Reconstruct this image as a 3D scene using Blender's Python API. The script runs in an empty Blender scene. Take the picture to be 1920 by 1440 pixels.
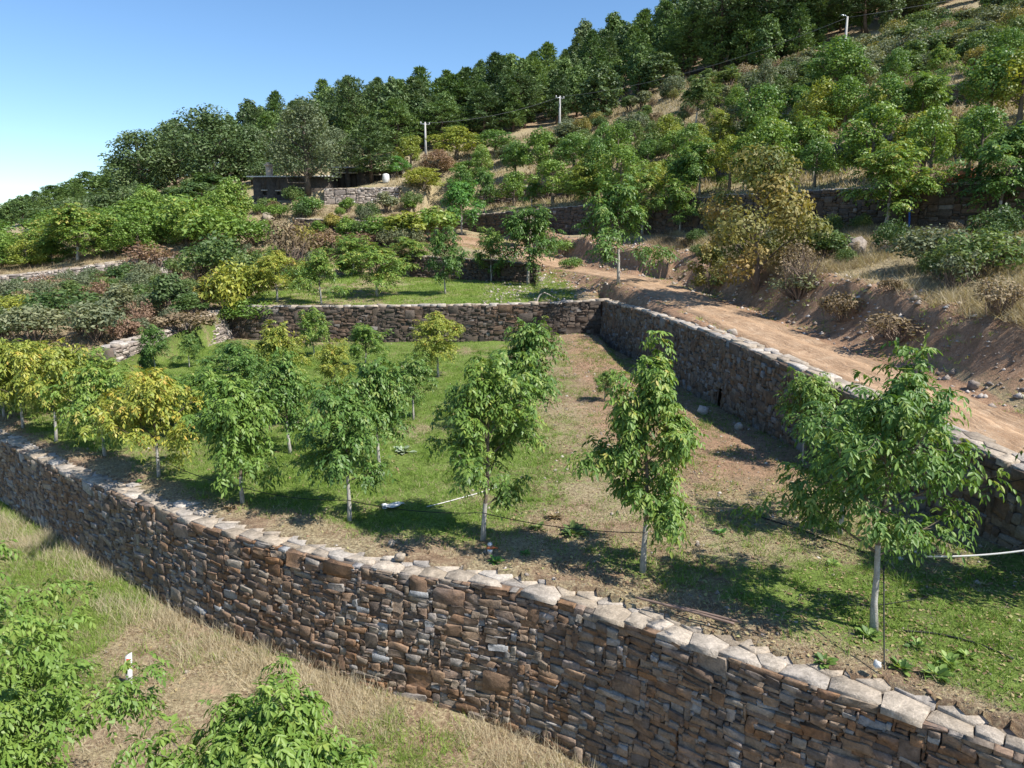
import bpy, math, random
import numpy as np
from mathutils import Matrix, Vector

# ------------------------------------------------------------------ scene, camera, light
scene = bpy.context.scene
COL = scene.collection
CAM_Z = 6.0
PITCH = math.radians(11.3)
F_PX = 1331.0                                  # focal length in pixels of a 1920 wide frame
cam_data = bpy.data.cameras.new("camera")
cam_data.sensor_width = 36.0
cam_data.lens = 36.0 * F_PX / 1920.0
cam_data.clip_start = 0.1
cam_data.clip_end = 9000.0
cam = bpy.data.objects.new("camera", cam_data)
COL.objects.link(cam)
cam.location = (0, 0, CAM_Z)
cam.rotation_euler = (math.radians(90) - PITCH, 0, 0)
scene.camera = cam

SUN_H = np.array([0.87, -0.49]); SUN_H = SUN_H / np.linalg.norm(SUN_H)   # horizontal direction towards the sun
SUN_EL = math.radians(50)
world = bpy.data.worlds.new("World")
scene.world = world
world.use_nodes = True
wn = world.node_tree
for n in list(wn.nodes):
    wn.nodes.remove(n)
sky = wn.nodes.new("ShaderNodeTexSky")
sky.sky_type = 'NISHITA'
sky.sun_disc = False
sky.sun_elevation = SUN_EL
sky.sun_rotation = math.atan2(SUN_H[0], SUN_H[1])
sky.altitude = 600
sky.air_density = 1.0
sky.dust_density = 0.25
sky.ozone_density = 3.2
bg = wn.nodes.new("ShaderNodeBackground")
bg.inputs[1].default_value = 0.118
wo = wn.nodes.new("ShaderNodeOutputWorld")
hs = wn.nodes.new("ShaderNodeHueSaturation")
hs.inputs["Saturation"].default_value = 1.12
wn.links.new(sky.outputs[0], hs.inputs["Color"])
wn.links.new(hs.outputs[0], bg.inputs[0])
wn.links.new(bg.outputs[0], wo.inputs[0])

sun_data = bpy.data.lights.new("sun", 'SUN')
sun_data.energy = 5.0
sun_data.angle = math.radians(0.53)
sun_data.color = (1.0, 0.95, 0.87)
sun = bpy.data.objects.new("sun", sun_data)
COL.objects.link(sun)
sd = Vector((SUN_H[0] * math.cos(SUN_EL), SUN_H[1] * math.cos(SUN_EL), math.sin(SUN_EL)))
sun.rotation_euler = sd.to_track_quat('Z', 'Y').to_euler()
sun.location = (30, -20, 40)

scene.view_settings.view_transform = 'Standard'
scene.view_settings.look = 'None'
scene.view_settings.exposure = 0.7
scene.view_settings.gamma = 1.0
scene.view_settings.use_curve_mapping = False
scene.cycles.max_bounces = 6
scene.cycles.transparent_max_bounces = 8

SP, CP = math.sin(PITCH), math.cos(PITCH)


def ray(px, py):
    X = (px - 960.0) / F_PX
    Y = (py - 720.0) / F_PX
    return X, CP - Y * SP, -(SP + Y * CP)


def at(px, py, y):
    """world point seen at photo position (px, py) at forward distance y"""
    a, b, c = ray(px, py)
    t = y / b
    return a * t, y, CAM_Z + c * t


def project(p):
    p = np.asarray(p, float)
    x, y, z = p[..., 0], p[..., 1], p[..., 2] - CAM_Z
    d = y * CP - z * SP
    d = np.where(d < 0.1, 0.1, d)
    u = 960 + F_PX * x / d
    v = 720 - F_PX * (z * CP + y * SP) / d
    return u, v, d


# ------------------------------------------------------------------ small helpers
def tag(o, label=None, cat=None, group=None, kind=None):
    if label:
        o["label"] = label
    if cat:
        o["category"] = cat
    if group:
        o["group"] = group
    if kind:
        o["kind"] = kind
    return o


def mesh_from(name, verts, faces, smooth=False, attrs=None, mats=None, mat_idx=None):
    """verts (n,3) array, faces: (m,k) array or list of such arrays; attrs: {name:(domain, array)}"""
    me = bpy.data.meshes.new(name)
    if isinstance(faces, np.ndarray):
        faces = [faces]
    faces = [f for f in faces if len(f)]
    nl = sum(f.size for f in faces)
    nf = sum(len(f) for f in faces)
    me.vertices.add(len(verts))
    me.vertices.foreach_set("co", np.asarray(verts, np.float32).ravel())
    me.loops.add(nl)
    me.polygons.add(nf)
    me.loops.foreach_set("vertex_index", np.concatenate([f.ravel() for f in faces]).astype(np.int32))
    starts, tot, acc = [], [], 0
    for f in faces:
        k = f.shape[1]
        starts.append(acc + np.arange(len(f)) * k)
        tot.append(np.full(len(f), k))
        acc += f.size
    me.polygons.foreach_set("loop_start", np.concatenate(starts).astype(np.int32))
    me.polygons.foreach_set("loop_total", np.concatenate(tot).astype(np.int32))
    if smooth:
        me.polygons.foreach_set("use_smooth", np.ones(nf, bool))
    me.update(calc_edges=True)
    if attrs:
        for an, (dom, arr) in attrs.items():
            a = me.attributes.new(an, 'FLOAT', dom)
            a.data.foreach_set("value", np.asarray(arr, np.float32).ravel())
    if mats:
        for m in (mats if isinstance(mats, (list, tuple)) else [mats]):
            me.materials.append(m)
        if mat_idx is not None:
            me.polygons.foreach_set("material_index", np.asarray(mat_idx, np.int32))
    return me


def link(name, me, parent=None, loc=None):
    o = bpy.data.objects.new(name, me)
    COL.objects.link(o)
    if parent is not None:
        o.parent = parent
    if loc is not None:
        o.location = loc
    return o


def empty(name, loc, rz=0.0, scale=1.0):
    o = bpy.data.objects.new(name, None)
    o.empty_display_size = 0.2
    COL.objects.link(o)
    o.location = loc
    o.rotation_euler = (0, 0, rz)
    o.scale = (scale, scale, scale) if not isinstance(scale, tuple) else scale
    return o


class MB:
    """collects simple shapes into one mesh"""
    def __init__(self):
        self.v, self.f, self.n = [], {}, 0

    def add(self, verts, faces):
        verts = np.asarray(verts, float)
        for f in faces:
            self.f.setdefault(len(f), []).append([i + self.n for i in f])
        self.v.append(verts)
        self.n += len(verts)

    def box(self, c, s, rz=0.0, tilt=0.0):
        x, y, z = [k / 2 for k in s]
        p = np.array([[-x, -y, -z], [x, -y, -z], [x, y, -z], [-x, y, -z], [-x, -y, z], [x, -y, z], [x, y, z], [-x, y, z]])
        if tilt:
            ct, st = math.cos(tilt), math.sin(tilt)
            p = p @ np.array([[ct, 0, st], [0, 1, 0], [-st, 0, ct]]).T
        ca, sa = math.cos(rz), math.sin(rz)
        p = p @ np.array([[ca, -sa, 0], [sa, ca, 0], [0, 0, 1]]).T + np.asarray(c)
        self.add(p, [(0, 3, 2, 1), (4, 5, 6, 7), (0, 1, 5, 4), (1, 2, 6, 5), (2, 3, 7, 6), (3, 0, 4, 7)])

    def tube(self, pts, rad, sides=6, cap=True):
        pts = np.asarray(pts, float)
        n = len(pts)
        rad = np.broadcast_to(np.asarray(rad, float), (n,))
        tan = np.gradient(pts, axis=0)
        tan /= np.maximum(np.linalg.norm(tan, axis=1, keepdims=True), 1e-9)
        ref = np.where(np.abs(tan[:, 2:3]) < 0.9, np.array([[0, 0, 1.0]]), np.array([[1.0, 0, 0]]))
        if np.mean(np.abs(tan[:, 2])) > 0.6:
            ref = np.tile([[1.0, 0.05, 0]], (n, 1))
        else:
            ref = np.tile([[0.03, 0.02, 1.0]], (n, 1))
        a = np.cross(tan, ref)
        a /= np.maximum(np.linalg.norm(a, axis=1, keepdims=True), 1e-9)
        b = np.cross(tan, a)
        ang = np.arange(sides) * 2 * math.pi / sides
        ring = a[:, None] * np.cos(ang)[None, :, None] + b[:, None] * np.sin(ang)[None, :, None]
        v = (pts[:, None] + ring * rad[:, None, None]).reshape(-1, 3)
        f = []
        for i in range(n - 1):
            for k in range(sides):
                k2 = (k + 1) % sides
                f.append((i * sides + k, i * sides + k2, (i + 1) * sides + k2, (i + 1) * sides + k))
        self.add(v, f)
        if cap:
            self.f.setdefault(sides, []).append([self.n - sides + k for k in range(sides)])
            self.f.setdefault(sides, []).append([self.n - len(v) + sides - 1 - k for k in range(sides)])

    def mesh(self, name, mat, smooth=False):
        return mesh_from(name, np.concatenate(self.v), [np.array(x) for x in self.f.values()], smooth, mats=mat)

    def build(self, name, mat, parent=None, loc=None, smooth=False):
        return link(name, self.mesh(name, mat, smooth), parent, loc)


def _hash(ix, iy, seed):
    h = (ix.astype(np.int64) * 374761393 + iy.astype(np.int64) * 668265263 + seed * 974711) & 0x7fffffff
    h = ((h ^ (h >> 13)) * 1274126177) & 0x7fffffff
    h = (h ^ (h >> 16)) & 0xffff
    return h / 65535.0


def vnoise(x, y, scale, seed=0):
    x = np.asarray(x, float) / scale + 1000
    y = np.asarray(y, float) / scale + 1000
    ix, iy = np.floor(x), np.floor(y)
    fx, fy = x - ix, y - iy
    fx, fy = fx * fx * (3 - 2 * fx), fy * fy * (3 - 2 * fy)
    a, b = _hash(ix, iy, seed), _hash(ix + 1, iy, seed)
    c, d = _hash(ix, iy + 1, seed), _hash(ix + 1, iy + 1, seed)
    return (a * (1 - fx) + b * fx) * (1 - fy) + (c * (1 - fx) + d * fx) * fy


def fbm(x, y, scale, seed=0, oct=4):
    t, amp, tot = 0, 1.0, 0
    for k in range(oct):
        t = t + amp * vnoise(x, y, scale / 2 ** k, seed + 17 * k)
        tot += amp
        amp *= 0.5
    return t / tot


# ------------------------------------------------------------------ materials
class NT:
    def __init__(self, name):
        self.m = bpy.data.materials.new(name)
        self.m.use_nodes = True
        self.t = self.m.node_tree
        self.t.nodes.clear()
        self.out = self.t.nodes.new("ShaderNodeOutputMaterial")

    def n(self, typ, **kw):
        nd = self.t.nodes.new(typ)
        for k, v in kw.items():
            if k.startswith("i_"):
                key = k[2:]
                nd.inputs[int(key) if key.isdigit() else key.replace("_", " ")].default_value = v
            else:
                setattr(nd, k, v)
        return nd

    def l(self, a, b):
        self.t.links.new(a, b)

    def noise(self, scale, detail=4, rough=0.6, vec=None, dist=0.0):
        nd = self.n("ShaderNodeTexNoise")
        nd.inputs["Scale"].default_value = scale
        nd.inputs["Detail"].default_value = detail
        nd.inputs["Roughness"].default_value = rough
        nd.inputs["Distortion"].default_value = dist
        if vec is not None:
            self.l(vec, nd.inputs["Vector"])
        return nd.outputs["Fac"]

    def math(self, op, a, b=None, clamp=False):
        nd = self.n("ShaderNodeMath", operation=op, use_clamp=clamp)
        for i, v in enumerate((a, b)):
            if v is None:
                continue
            if isinstance(v, (int, float)):
                nd.inputs[i].default_value = v
            else:
                self.l(v, nd.inputs[i])
        return nd.outputs[0]

    def ramp(self, fac, stops, interp='LINEAR'):
        nd = self.n("ShaderNodeValToRGB")
        cr = nd.color_ramp
        cr.interpolation = interp
        while len(cr.elements) < len(stops):
            cr.elements.new(0.5)
        for e, (p, c) in zip(cr.elements, stops):
            e.position = p
            e.color = (c[0], c[1], c[2], 1) if not isinstance(c, (int, float)) else (c, c, c, 1)
        self.l(fac, nd.inputs[0])
        return nd.outputs[0]

    def mix(self, fac, a, b, blend='MIX'):
        nd = self.n("ShaderNodeMix", data_type='RGBA', blend_type=blend)
        for i, v in ((0, fac), (6, a), (7, b)):
            if isinstance(v, (int, float)):
                nd.inputs[i].default_value = v
            elif isinstance(v, tuple):
                nd.inputs[i].default_value = (v[0], v[1], v[2], 1)
            else:
                self.l(v, nd.inputs[i])
        return nd.outputs[2]

    def mapr(self, v, a, b, c, d):
        nd = self.n("ShaderNodeMapRange")
        for i, k in enumerate((a, b, c, d)):
            nd.inputs[i + 1].default_value = k
        self.l(v, nd.inputs[0])
        return nd.outputs[0]

    def attr(self, name, typ='GEOMETRY'):
        return self.n("ShaderNodeAttribute", attribute_name=name, attribute_type=typ).outputs["Fac"]

    def pos(self):
        return self.n("ShaderNodeNewGeometry").outputs["Position"]

    def objrand(self):
        return self.n("ShaderNodeObjectInfo").outputs["Random"]

    def bump(self, h, strength=0.5, dist=0.05):
        nd = self.n("ShaderNodeBump")
        nd.inputs["Strength"].default_value = strength
        nd.inputs["Distance"].default_value = dist
        self.l(h, nd.inputs["Height"])
        return nd.outputs[0]

    def principled(self, color, rough=0.85, normal=None, spec=0.3, metallic=0.0):
        p = self.n("ShaderNodeBsdfPrincipled")
        if isinstance(color, tuple):
            p.inputs["Base Color"].default_value = (color[0], color[1], color[2], 1)
        else:
            self.l(color, p.inputs["Base Color"])
        if isinstance(rough, (int, float)):
            p.inputs["Roughness"].default_value = rough
        else:
            self.l(rough, p.inputs["Roughness"])
        p.inputs["Specular IOR Level"].default_value = spec
        p.inputs["Metallic"].default_value = metallic
        if normal is not None:
            self.l(normal, p.inputs["Normal"])
        return p.outputs[0]

    def done(self, shader):
        self.l(shader, self.out.inputs[0])
        return self.m


def mat_plain(name, col, rough=0.7, var=0.25, scale=6.0, metallic=0.0, spec=0.3):
    t = NT(name)
    p = t.pos()
    n1 = t.noise(scale, 5, 0.65, p)
    n2 = t.noise(scale * 9, 3, 0.6, p)
    s = t.math('ADD', t.math('MULTIPLY', n1, 0.6), t.math('MULTIPLY', n2, 0.4))
    c = t.ramp(s, [(0.25, tuple(k * (1 - var) for k in col)), (0.75, tuple(min(1, k * (1 + var)) for k in col))])
    return t.done(t.principled(c, rough, t.bump(n2, 0.25, 0.02), spec, metallic))


def mat_stone(name, stops, rust=0.0, grain=1.0):
    t = NT(name)
    p = t.pos()
    tone = t.math('FRACT', t.math('ADD', t.math('MULTIPLY', t.objrand(), 7.31), t.attr("tone")))
    c = t.ramp(tone, stops, 'LINEAR')
    if rust > 0:
        zone = t.mapr(t.noise(0.28, 3, 0.6, p), 0.38, 0.66, 0, 1)
        pick = t.math('GREATER_THAN', t.math('FRACT', t.math('MULTIPLY', tone, 13.7)), 0.45)
        c = t.mix(t.math('MULTIPLY', t.math('MULTIPLY', zone, pick), rust), c,
                  t.ramp(t.noise(9, 4, 0.6, p), [(0.3, (0.11, 0.055, 0.03)), (0.5, (0.23, 0.11, 0.045)), (0.72, (0.34, 0.18, 0.075))]))
    n1 = t.noise(5.0 * grain, 6, 0.7, p, 0.6)
    n2 = t.noise(28.0 * grain, 5, 0.7, p)
    n3 = t.noise(90.0 * grain, 3, 0.6, p)
    c = t.mix(0.85, c, t.ramp(n1, [(0.28, 0.45), (0.5, 0.95), (0.72, 1.5)]), 'MULTIPLY')
    c = t.mix(0.6, c, t.ramp(n2, [(0.3, 0.55), (0.7, 1.4)]), 'MULTIPLY')
    # lichen and lime spots
    lm = t.mapr(t.noise(13.0, 5, 0.75, p), 0.66, 0.76, 0, 0.45)
    c = t.mix(lm, c, (0.43, 0.41, 0.36))
    h = t.math('ADD', t.math('MULTIPLY', n1, 0.7), t.math('ADD', t.math('MULTIPLY', n2, 0.4), t.math('MULTIPLY', n3, 0.15)))
    return t.done(t.principled(c, 0.88, t.bump(h, 0.8, 0.05), 0.25))


STONE_WARM = [(0.0, (0.13, 0.105, 0.088)), (0.13, (0.27, 0.215, 0.16)), (0.25, (0.16, 0.12, 0.092)), (0.38, (0.31, 0.27, 0.22)), (0.5, (0.22, 0.14, 0.085)),
              (0.6, (0.17, 0.125, 0.095)), (0.72, (0.33, 0.305, 0.275)), (0.82, (0.12, 0.095, 0.08)), (0.9, (0.28, 0.19, 0.12)), (0.96, (0.27, 0.275, 0.28)), (1.0, (0.36, 0.355, 0.345))]
STONE_PALE = [(0.0, (0.28, 0.23, 0.175)), (0.2, (0.42, 0.35, 0.27)), (0.4, (0.32, 0.27, 0.215)), (0.6, (0.47, 0.4, 0.32)),
              (0.8, (0.31, 0.28, 0.25)), (1.0, (0.48, 0.43, 0.37))]
STONE_DARK = [(0.0, (0.06, 0.05, 0.042)), (0.25, (0.115, 0.09, 0.07)), (0.5, (0.075, 0.062, 0.052)), (0.75, (0.14, 0.11, 0.088)), (0.95, (0.09, 0.072, 0.058)), (1.0, (0.3, 0.27, 0.24))]  # dark stone of the house; on the terrace walls it carries painted shade
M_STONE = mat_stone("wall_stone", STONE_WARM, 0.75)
M_STONE_SHADED = mat_stone("shade_painted_wall_stone", STONE_DARK, 0.3)  # stones darkened so the shade of back and upper walls is in their colour
M_STONE_C_SHADED = mat_stone("shade_painted_track_stone", [(p_, tuple(k_ * .72 for k_ in c_)) for p_, c_ in STONE_WARM], 0.35)  # front wall's warm stone darkened, shade of the track wall painted in
M_COPING = mat_stone("coping_stone", STONE_PALE, 0.0)
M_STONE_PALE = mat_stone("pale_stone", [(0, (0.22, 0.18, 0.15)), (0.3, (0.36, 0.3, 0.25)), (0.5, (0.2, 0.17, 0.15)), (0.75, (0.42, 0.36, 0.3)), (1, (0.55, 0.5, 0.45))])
M_CORE = mat_plain("wall_core_earth", (0.13, 0.1, 0.078), 0.95, 0.5, 9.0)


def mat_ground(name):
    t = NT(name)
    p = t.pos()
    green, dirt, dry = t.attr("green"), t.attr("dirt"), t.attr("dry")
    n0 = t.noise(0.55, 5, 0.65, p)
    n1 = t.noise(2.6, 6, 0.7, p, 0.4)
    n2 = t.noise(14.0, 5, 0.7, p)
    n3 = t.noise(70.0, 4, 0.7, p)
    soil = t.ramp(n1, [(0.25, (0.14, 0.092, 0.058)), (0.5, (0.26, 0.178, 0.115)), (0.75, (0.38, 0.28, 0.19))])
    redsoil = t.ramp(n1, [(0.25, (0.17, 0.1, 0.06)), (0.5, (0.3, 0.185, 0.115)), (0.78, (0.43, 0.3, 0.2))])
    straw = t.ramp(n2, [(0.25, (0.16, 0.125, 0.072)), (0.5, (0.31, 0.25, 0.15)), (0.75, (0.46, 0.39, 0.25))])
    grass = t.ramp(n2, [(0.25, (0.068, 0.1, 0.022)), (0.5, (0.135, 0.19, 0.04)), (0.75, (0.21, 0.275, 0.068))])
    jit = t.math('ADD', t.math('MULTIPLY', t.math('SUBTRACT', n1, 0.5), 1.1), t.math('MULTIPLY', t.math('SUBTRACT', n2, 0.5), 0.9))

    def thr(a, lo=0.35, hi=0.65):
        return t.mapr(t.math('ADD', a, jit), lo, hi, 0, 1)
    c = t.mix(thr(dry), soil, straw)
    c = t.mix(thr(green), c, grass)
    c = t.mix(thr(dirt), c, redsoil)
    c = t.mix(0.8, c, t.ramp(n3, [(0.3, 0.45), (0.7, 1.6)]), 'MULTIPLY')
    c = t.mix(0.6, c, t.ramp(n2, [(0.3, 0.6), (0.7, 1.4)]), 'MULTIPLY')
    pb = t.mapr(t.noise(32.0, 2, 0.5, p), 0.66, 0.7, 0, 0.7)
    c = t.mix(t.math('MULTIPLY', pb, t.math('ADD', t.math('MULTIPLY', dirt, 0.8), 0.12)), c, (0.46, 0.38, 0.3))
    h = t.math('ADD', t.math('MULTIPLY', n1, 0.9), t.math('ADD', t.math('MULTIPLY', n2, 0.5), t.math('MULTIPLY', n3, 0.22)))
    return t.done(t.principled(c, 0.95, t.bump(h, 0.9, 0.12), 0.15))


M_GROUND = mat_ground("hill_ground")

# ------------------------------------------------------------------ terrain
# break lines (x, y, height below, height above); every line is listed left to right
BASE_Z = 0.0
LA = [(-60, 54, -1.9, 0), (-22, 26.2, -2.0, 0), (-16, 21.5, -2.1, 0), (-13.2, 19.2, -2.1, 0), (-10.9, 17.5, -2.15, 0), (-8.06, 15.5, -2.2, 0), (-6.2, 14.25, -2.25, 0),
      (-4.3, 13.3, -2.3, 0), (-3.2, 12.75, -2.35, 0), (-1.9, 12.35, -2.45, 0), (-.58, 11.96, -2.6, 0), (0.4, 11.55, -2.7, 0), (1.2, 11.1, -2.8, 0), (2.44, 10.25, -2.95, 0),
      (3.1, 9.78, -3.0, 0), (3.85, 9.2, -3.05, 0), (4.6, 8.72, -3.1, 0), (5.1, 8.4, -3.1, 0), (6.14, 7.5, -3.15, 0), (7.5, 6.3, -3.2, 0), (9, 5.0, -3.2, 0), (11, 3.0, -3.2, 0), (16, -2, -3.2, 0), (60, -45, -3.3, 0)]
LD = [(-18.5, 32.6, 0.15, 1.05), (-18.0, 37, 0.2, 1.4), (-17.5, 43.0, 0.3, 1.8)]
LB = [(-17.3, 43.3, 0.3, 2.2), (-15, 42.5, 0.2, 2.2), (-8, 42.3, 0.1, 2.25), (0, 42.2, 0.2, 2.35), (5.3, 42.3, 0.3, 2.6)]
LC = [(5.45, 42.2, 0.2, 2.6), (6.4, 36, 0.1, 2.65), (7.9, 24.5, 0.0, 2.55), (9.1, 17.5, 0.0, 2.0), (9.95, 13.5, 0.0, 1.65), (10.8, 9.5, 0.0, 1.35), (11.6, 4.5, 0, 1.1)]
LH = [(-62, 57.6, 0.8, 2.6), (-43, 60, 1.3, 3.1), (-36, 61.5, 2.1, 4.0), (-31, 62.5, 2.9, 4.6), (-27.5, 63, 3.6, 4.9)]
LE = [(-8.2, 58, 3.2, 4.9), (-3, 55.6, 3.1, 4.75), (1.9, 53, 3.0, 4.35)]
LBANK = [(-12, 73.5, 7.1), (-6, 73.0, 6.8), (-1.1, 72, 6.45), (3.3, 62, 5.3), (6.9, 54, 4.5), (9.6, 47, 3.7), (11, 41, 3.2), (11.9, 33.4, 2.85), (12.6, 26, 2.5), (13.4, 18.7, 1.95), (15, 10, 1.5), (18, -2, 1.2), (40, -60, 1)]
LJ = [(-21, 70, 6.7, 8.2), (-17, 70.3, 6.7, 8.1), (-13.6, 71, 6.8, 8.0)]
LR4 = [(-9, 76, 7.7), (-5, 74.7, 7.3), (-3.3, 73.4, 6.95), (4.3, 63.6, 6.5), (11.5, 54, 6.5), (19.8, 36.4, 6.5), (22.9, 32.8, 6.2), (30, 25, 6.0), (60, -10, 6)]
LF = [(-6.2, 76.6, 7.3, 8.7), (-3.3, 75.5, 7.0, 8.8), (4.3, 66.6, 6.7, 9.1), (11.5, 57, 6.7, 9.2), (15.5, 48.5, 6.7, 9.1), (19.8, 39.5, 6.7, 8.9), (22.9, 36, 6.5, 8.8), (28, 30.5, 6.4, 8.8), (36, 22, 6.4, 8.8)]
LG = [(-3.5, 80, 9.8, 11.5), (1.5, 78, 10.1, 11.8), (7, 75, 10.7, 12.2), (11.3, 72, 11.1, 12.6), (16.9, 65.5, 11.5, 13.2), (22, 56, 11.4, 13.0), (27.4, 47, 11.2, 12.7), (34, 39.5, 11.2, 12.6), (44, 30, 11.2, 12.6)]
LI = [(19, 75, 15.4, 16.8), (25, 68, 16, 17.4), (31, 60.5, 16.3, 17.7), (38, 52, 16.4, 17.7), (52, 40, 16.4, 17.7)]
LK = [(-20.5, 80, 10.1, 11.7), (-12.4, 80.5, 10.4, 11.9)]
LTOP = [(-140, 82, 1.0), (-57, 80, 5.0), (-45, 80, 6.6), (-37, 80, 8.4), (-30, 82, 10.2), (-20, 86, 11.9), (-14.8, 88, 13.6), (-7.7, 92, 16), (3, 98, 19), (10.7, 100, 20.6), (23, 105, 27), (37, 100, 27.8), (47, 95, 29.6), (62, 85, 31), (90, 70, 33)]
LRIDGE = [(-260, 170, -2), (-122, 170, 7), (-84, 170, 12), (-60, 170, 26), (-46, 170, 31), (-8, 170, 36), (31, 170, 49), (58, 165, 56), (112, 150, 66), (200, 130, 80)]
LBACK = [(-400, 330, -30), (-120, 330, -5), (-46, 330, 34), (0, 330, 45), (60, 330, 70), (200, 300, 95)]


def fade(L, a=3.0, left=True, right=True):
    """the same break line with its ends running out into the slope"""
    out = list(L)
    if left:
        p, q = L[0], L[1]
        m = (p[2] + p[3]) / 2
        out = [(p[0] - a, p[1] - a * (q[1] - p[1]) / (q[0] - p[0]), m, m)] + out
    if right:
        p, q = L[-1], L[-2]
        m = (p[2] + p[3]) / 2
        out = out + [(p[0] + a, p[1] + a * (q[1] - p[1]) / (q[0] - p[0]), m, m)]
    return out


TE, TH, TJ, TK = fade(LE, 3.5, True, False), fade(LH, 4, False, True), fade(LJ, 3), fade(LK, 3)
TF, TG, TI = fade(LF, 4, True, False), fade(LG, 5, True, False), fade(LI, 6, True, False)


def li(L, x, col):
    return float(np.interp(x, [p[0] for p in L], [p[col] for p in L]))


def ofs(L, x):
    """how far along y the step lies behind the front face of the wall"""
    x = min(max(x, L[0][0]), L[-1][0] - 1e-3)
    for a, b in zip(L[:-1], L[1:]):
        if a[0] <= x <= b[0]:
            return min(2.1, 0.3 * math.hypot(1, (b[1] - a[1]) / (b[0] - a[0])))
    return 0.3


def inr(L, x):
    return L[0][0] <= x <= L[-1][0]


def column(x):
    P = []
    yA = li(LA, x, 1)
    zA = li(LA, x, 2)
    P += [(-3000, zA - 60), (-200, zA - 14), (-40, zA - 4.5), (-4, zA - 1.2), (yA - 7, zA - 0.5), (yA - 2.5, zA - 0.08), (yA + ofs(LA, x), zA), (yA + ofs(LA, x) + 1e-3, 0.0)]
    # back edge of the orchard terrace
    for L in (LD, LB, LC):
        if inr(L, x):
            y2 = li(L, x, 1)
            if y2 > yA + 0.1:
                zl, zh = li(L, x, 2), li(L, x, 3)
                P += [(y2 + ofs(L, x), zl), (y2 + ofs(L, x) + .002, zh)]
            break
    else:
        if x < LD[0][0]:
            P += [(max(yA + 3, 33.0), 0.5), (max(yA + 6, 36.0), 1.2), (max(yA + 9, 43.0), 1.8)]
    if inr(TH, x):
        P += [(li(TH, x, 1) + ofs(TH, x), li(TH, x, 2)), (li(TH, x, 1) + ofs(TH, x) + .002, li(TH, x, 3))]
    elif -23.5 < x < -11.7:
        P += [(60, 3.4 + 0.02 * abs(x + 8))]
    if inr(TE, x):
        P += [(li(TE, x, 1) + ofs(TE, x), li(TE, x, 2)), (li(TE, x, 1) + ofs(TE, x) + .002, li(TE, x, 3))]
    elif 1.9 < x < 4.5:
        P += [(53, 3.75)]
    if -9 <= x:
        yb, zb = li(LBANK, x, 1), li(LBANK, x, 2)
        if yb > P[-1][0] + 0.5:
            P += [(yb, zb)]
        if 1.0 < x < 10.2 and yb > P[-1][0] - .1:
            k_ = min(1, (x - 1.0) / 2.0)
            P += [(yb + 1.0, zb + 1.35 * k_)]
        if x > 2:
            x2 = x - 1.1
            yb2, zb2 = li(LBANK, x2, 1), li(LBANK, x2, 2) + 1.45 * min(1, max(0, (x - 2) / 3))
            if x2 > 9.0 and yb2 > P[-1][0] + 0.2:
                P += [(yb2, zb2)]
        y4, z4 = li(LR4, x, 1), li(LR4, x, 2)
        if y4 > P[-1][0] + 0.3:
            P += [(y4, z4)]
    if inr(TJ, x):
        P += [(li(TJ, x, 1) + ofs(TJ, x), li(TJ, x, 2)), (li(TJ, x, 1) + ofs(TJ, x) + .002, li(TJ, x, 3))]
    for L in (TF, TK, TG, TI):
        if inr(L, x) and li(L, x, 1) > P[-1][0]:
            P += [(li(L, x, 1) + ofs(L, x), li(L, x, 2)), (li(L, x, 1) + ofs(L, x) + .002, li(L, x, 3))]
    for L in (LTOP, LRIDGE, LBACK):
        if li(L, x, 1) > P[-1][0] + 2:
            P += [(li(L, x, 1), li(L, x, 2))]
    P += [(900, P[-1][1] - 60), (3500, P[-1][1] - 220)]
    return np.array([p[0] for p in P]), np.array([p[1] for p in P])


def axis(*segs):
    out = []
    for a, b, s in segs:
        out += list(np.arange(a, b, s))
    return np.array(out)


XS = np.concatenate([[-3000, -1400, -700, -400], axis((-260, -100, 8), (-100, -62, 2.0), (-62, -26, 0.5), (-26, 14, 0.22), (14, 40, 0.33), (40, 70, 1.2), (70, 260, 8)), [400, 800, 1600, 3000]])
YS = np.concatenate([[-3000, -900, -300, -100, -50, -25, -12, -6], axis((-3, 7, 0.5), (7, 30, 0.2), (30, 62, 0.25), (62, 84, 0.33), (84, 130, 1.1), (130, 345, 6)), [420, 600, 900, 1600, 3500]])
GX, GY = np.meshgrid(XS, YS, indexing='ij')
GZ = np.zeros_like(GX)
for i_, x_ in enumerate(XS):
    py_, pz_ = column(float(np.clip(x_, -260, 200)))
    GZ[i_] = np.interp(YS, py_, pz_)
near = np.clip((GY - 3) / 4, 0, 1)
yA_g = np.interp(GX, [p[0] for p in LA], [p[1] for p in LA])
in_orch = (GY > yA_g) & (GY < 43) & (GX < 11)
rough = np.where(in_orch, 0.16, 0.3)
far_r = np.clip((GY - 60) / 60, 0, 1)
GZ += (fbm(GX, GY, 5.0, 3) - 0.5) * rough * (1 + 2.0 * far_r) * (np.abs(GX) < 250) * (GY > 0)
GZ += (fbm(GX, GY, 1.1, 9, 3) - 0.5) * 0.10 * (GY > 0)
# the eroded cut beside the road is rougher
bank_y = np.interp(GX, [p[0] for p in LBANK], [p[1] for p in LBANK])
bank_d = np.interp(GY, [p[1] for p in LBANK][::-1], [p[0] for p in LBANK][::-1])
bk = np.exp(-((GX - bank_d - 0.9) / 1.1) ** 2) * (GY > 12) * (GY < 70)
GZ += (fbm(GX, GY, 1.6, 21, 4) - 0.5) * 1.5 * bk
# knoll with bare earth in the far corner of the orchard
GZ += 0.55 * np.exp(-(((GX - 3.6) / 2.2) ** 2 + ((GY - 39.5) / 4.5) ** 2)) * (GX < 5.2) * (GY < 42)
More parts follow.
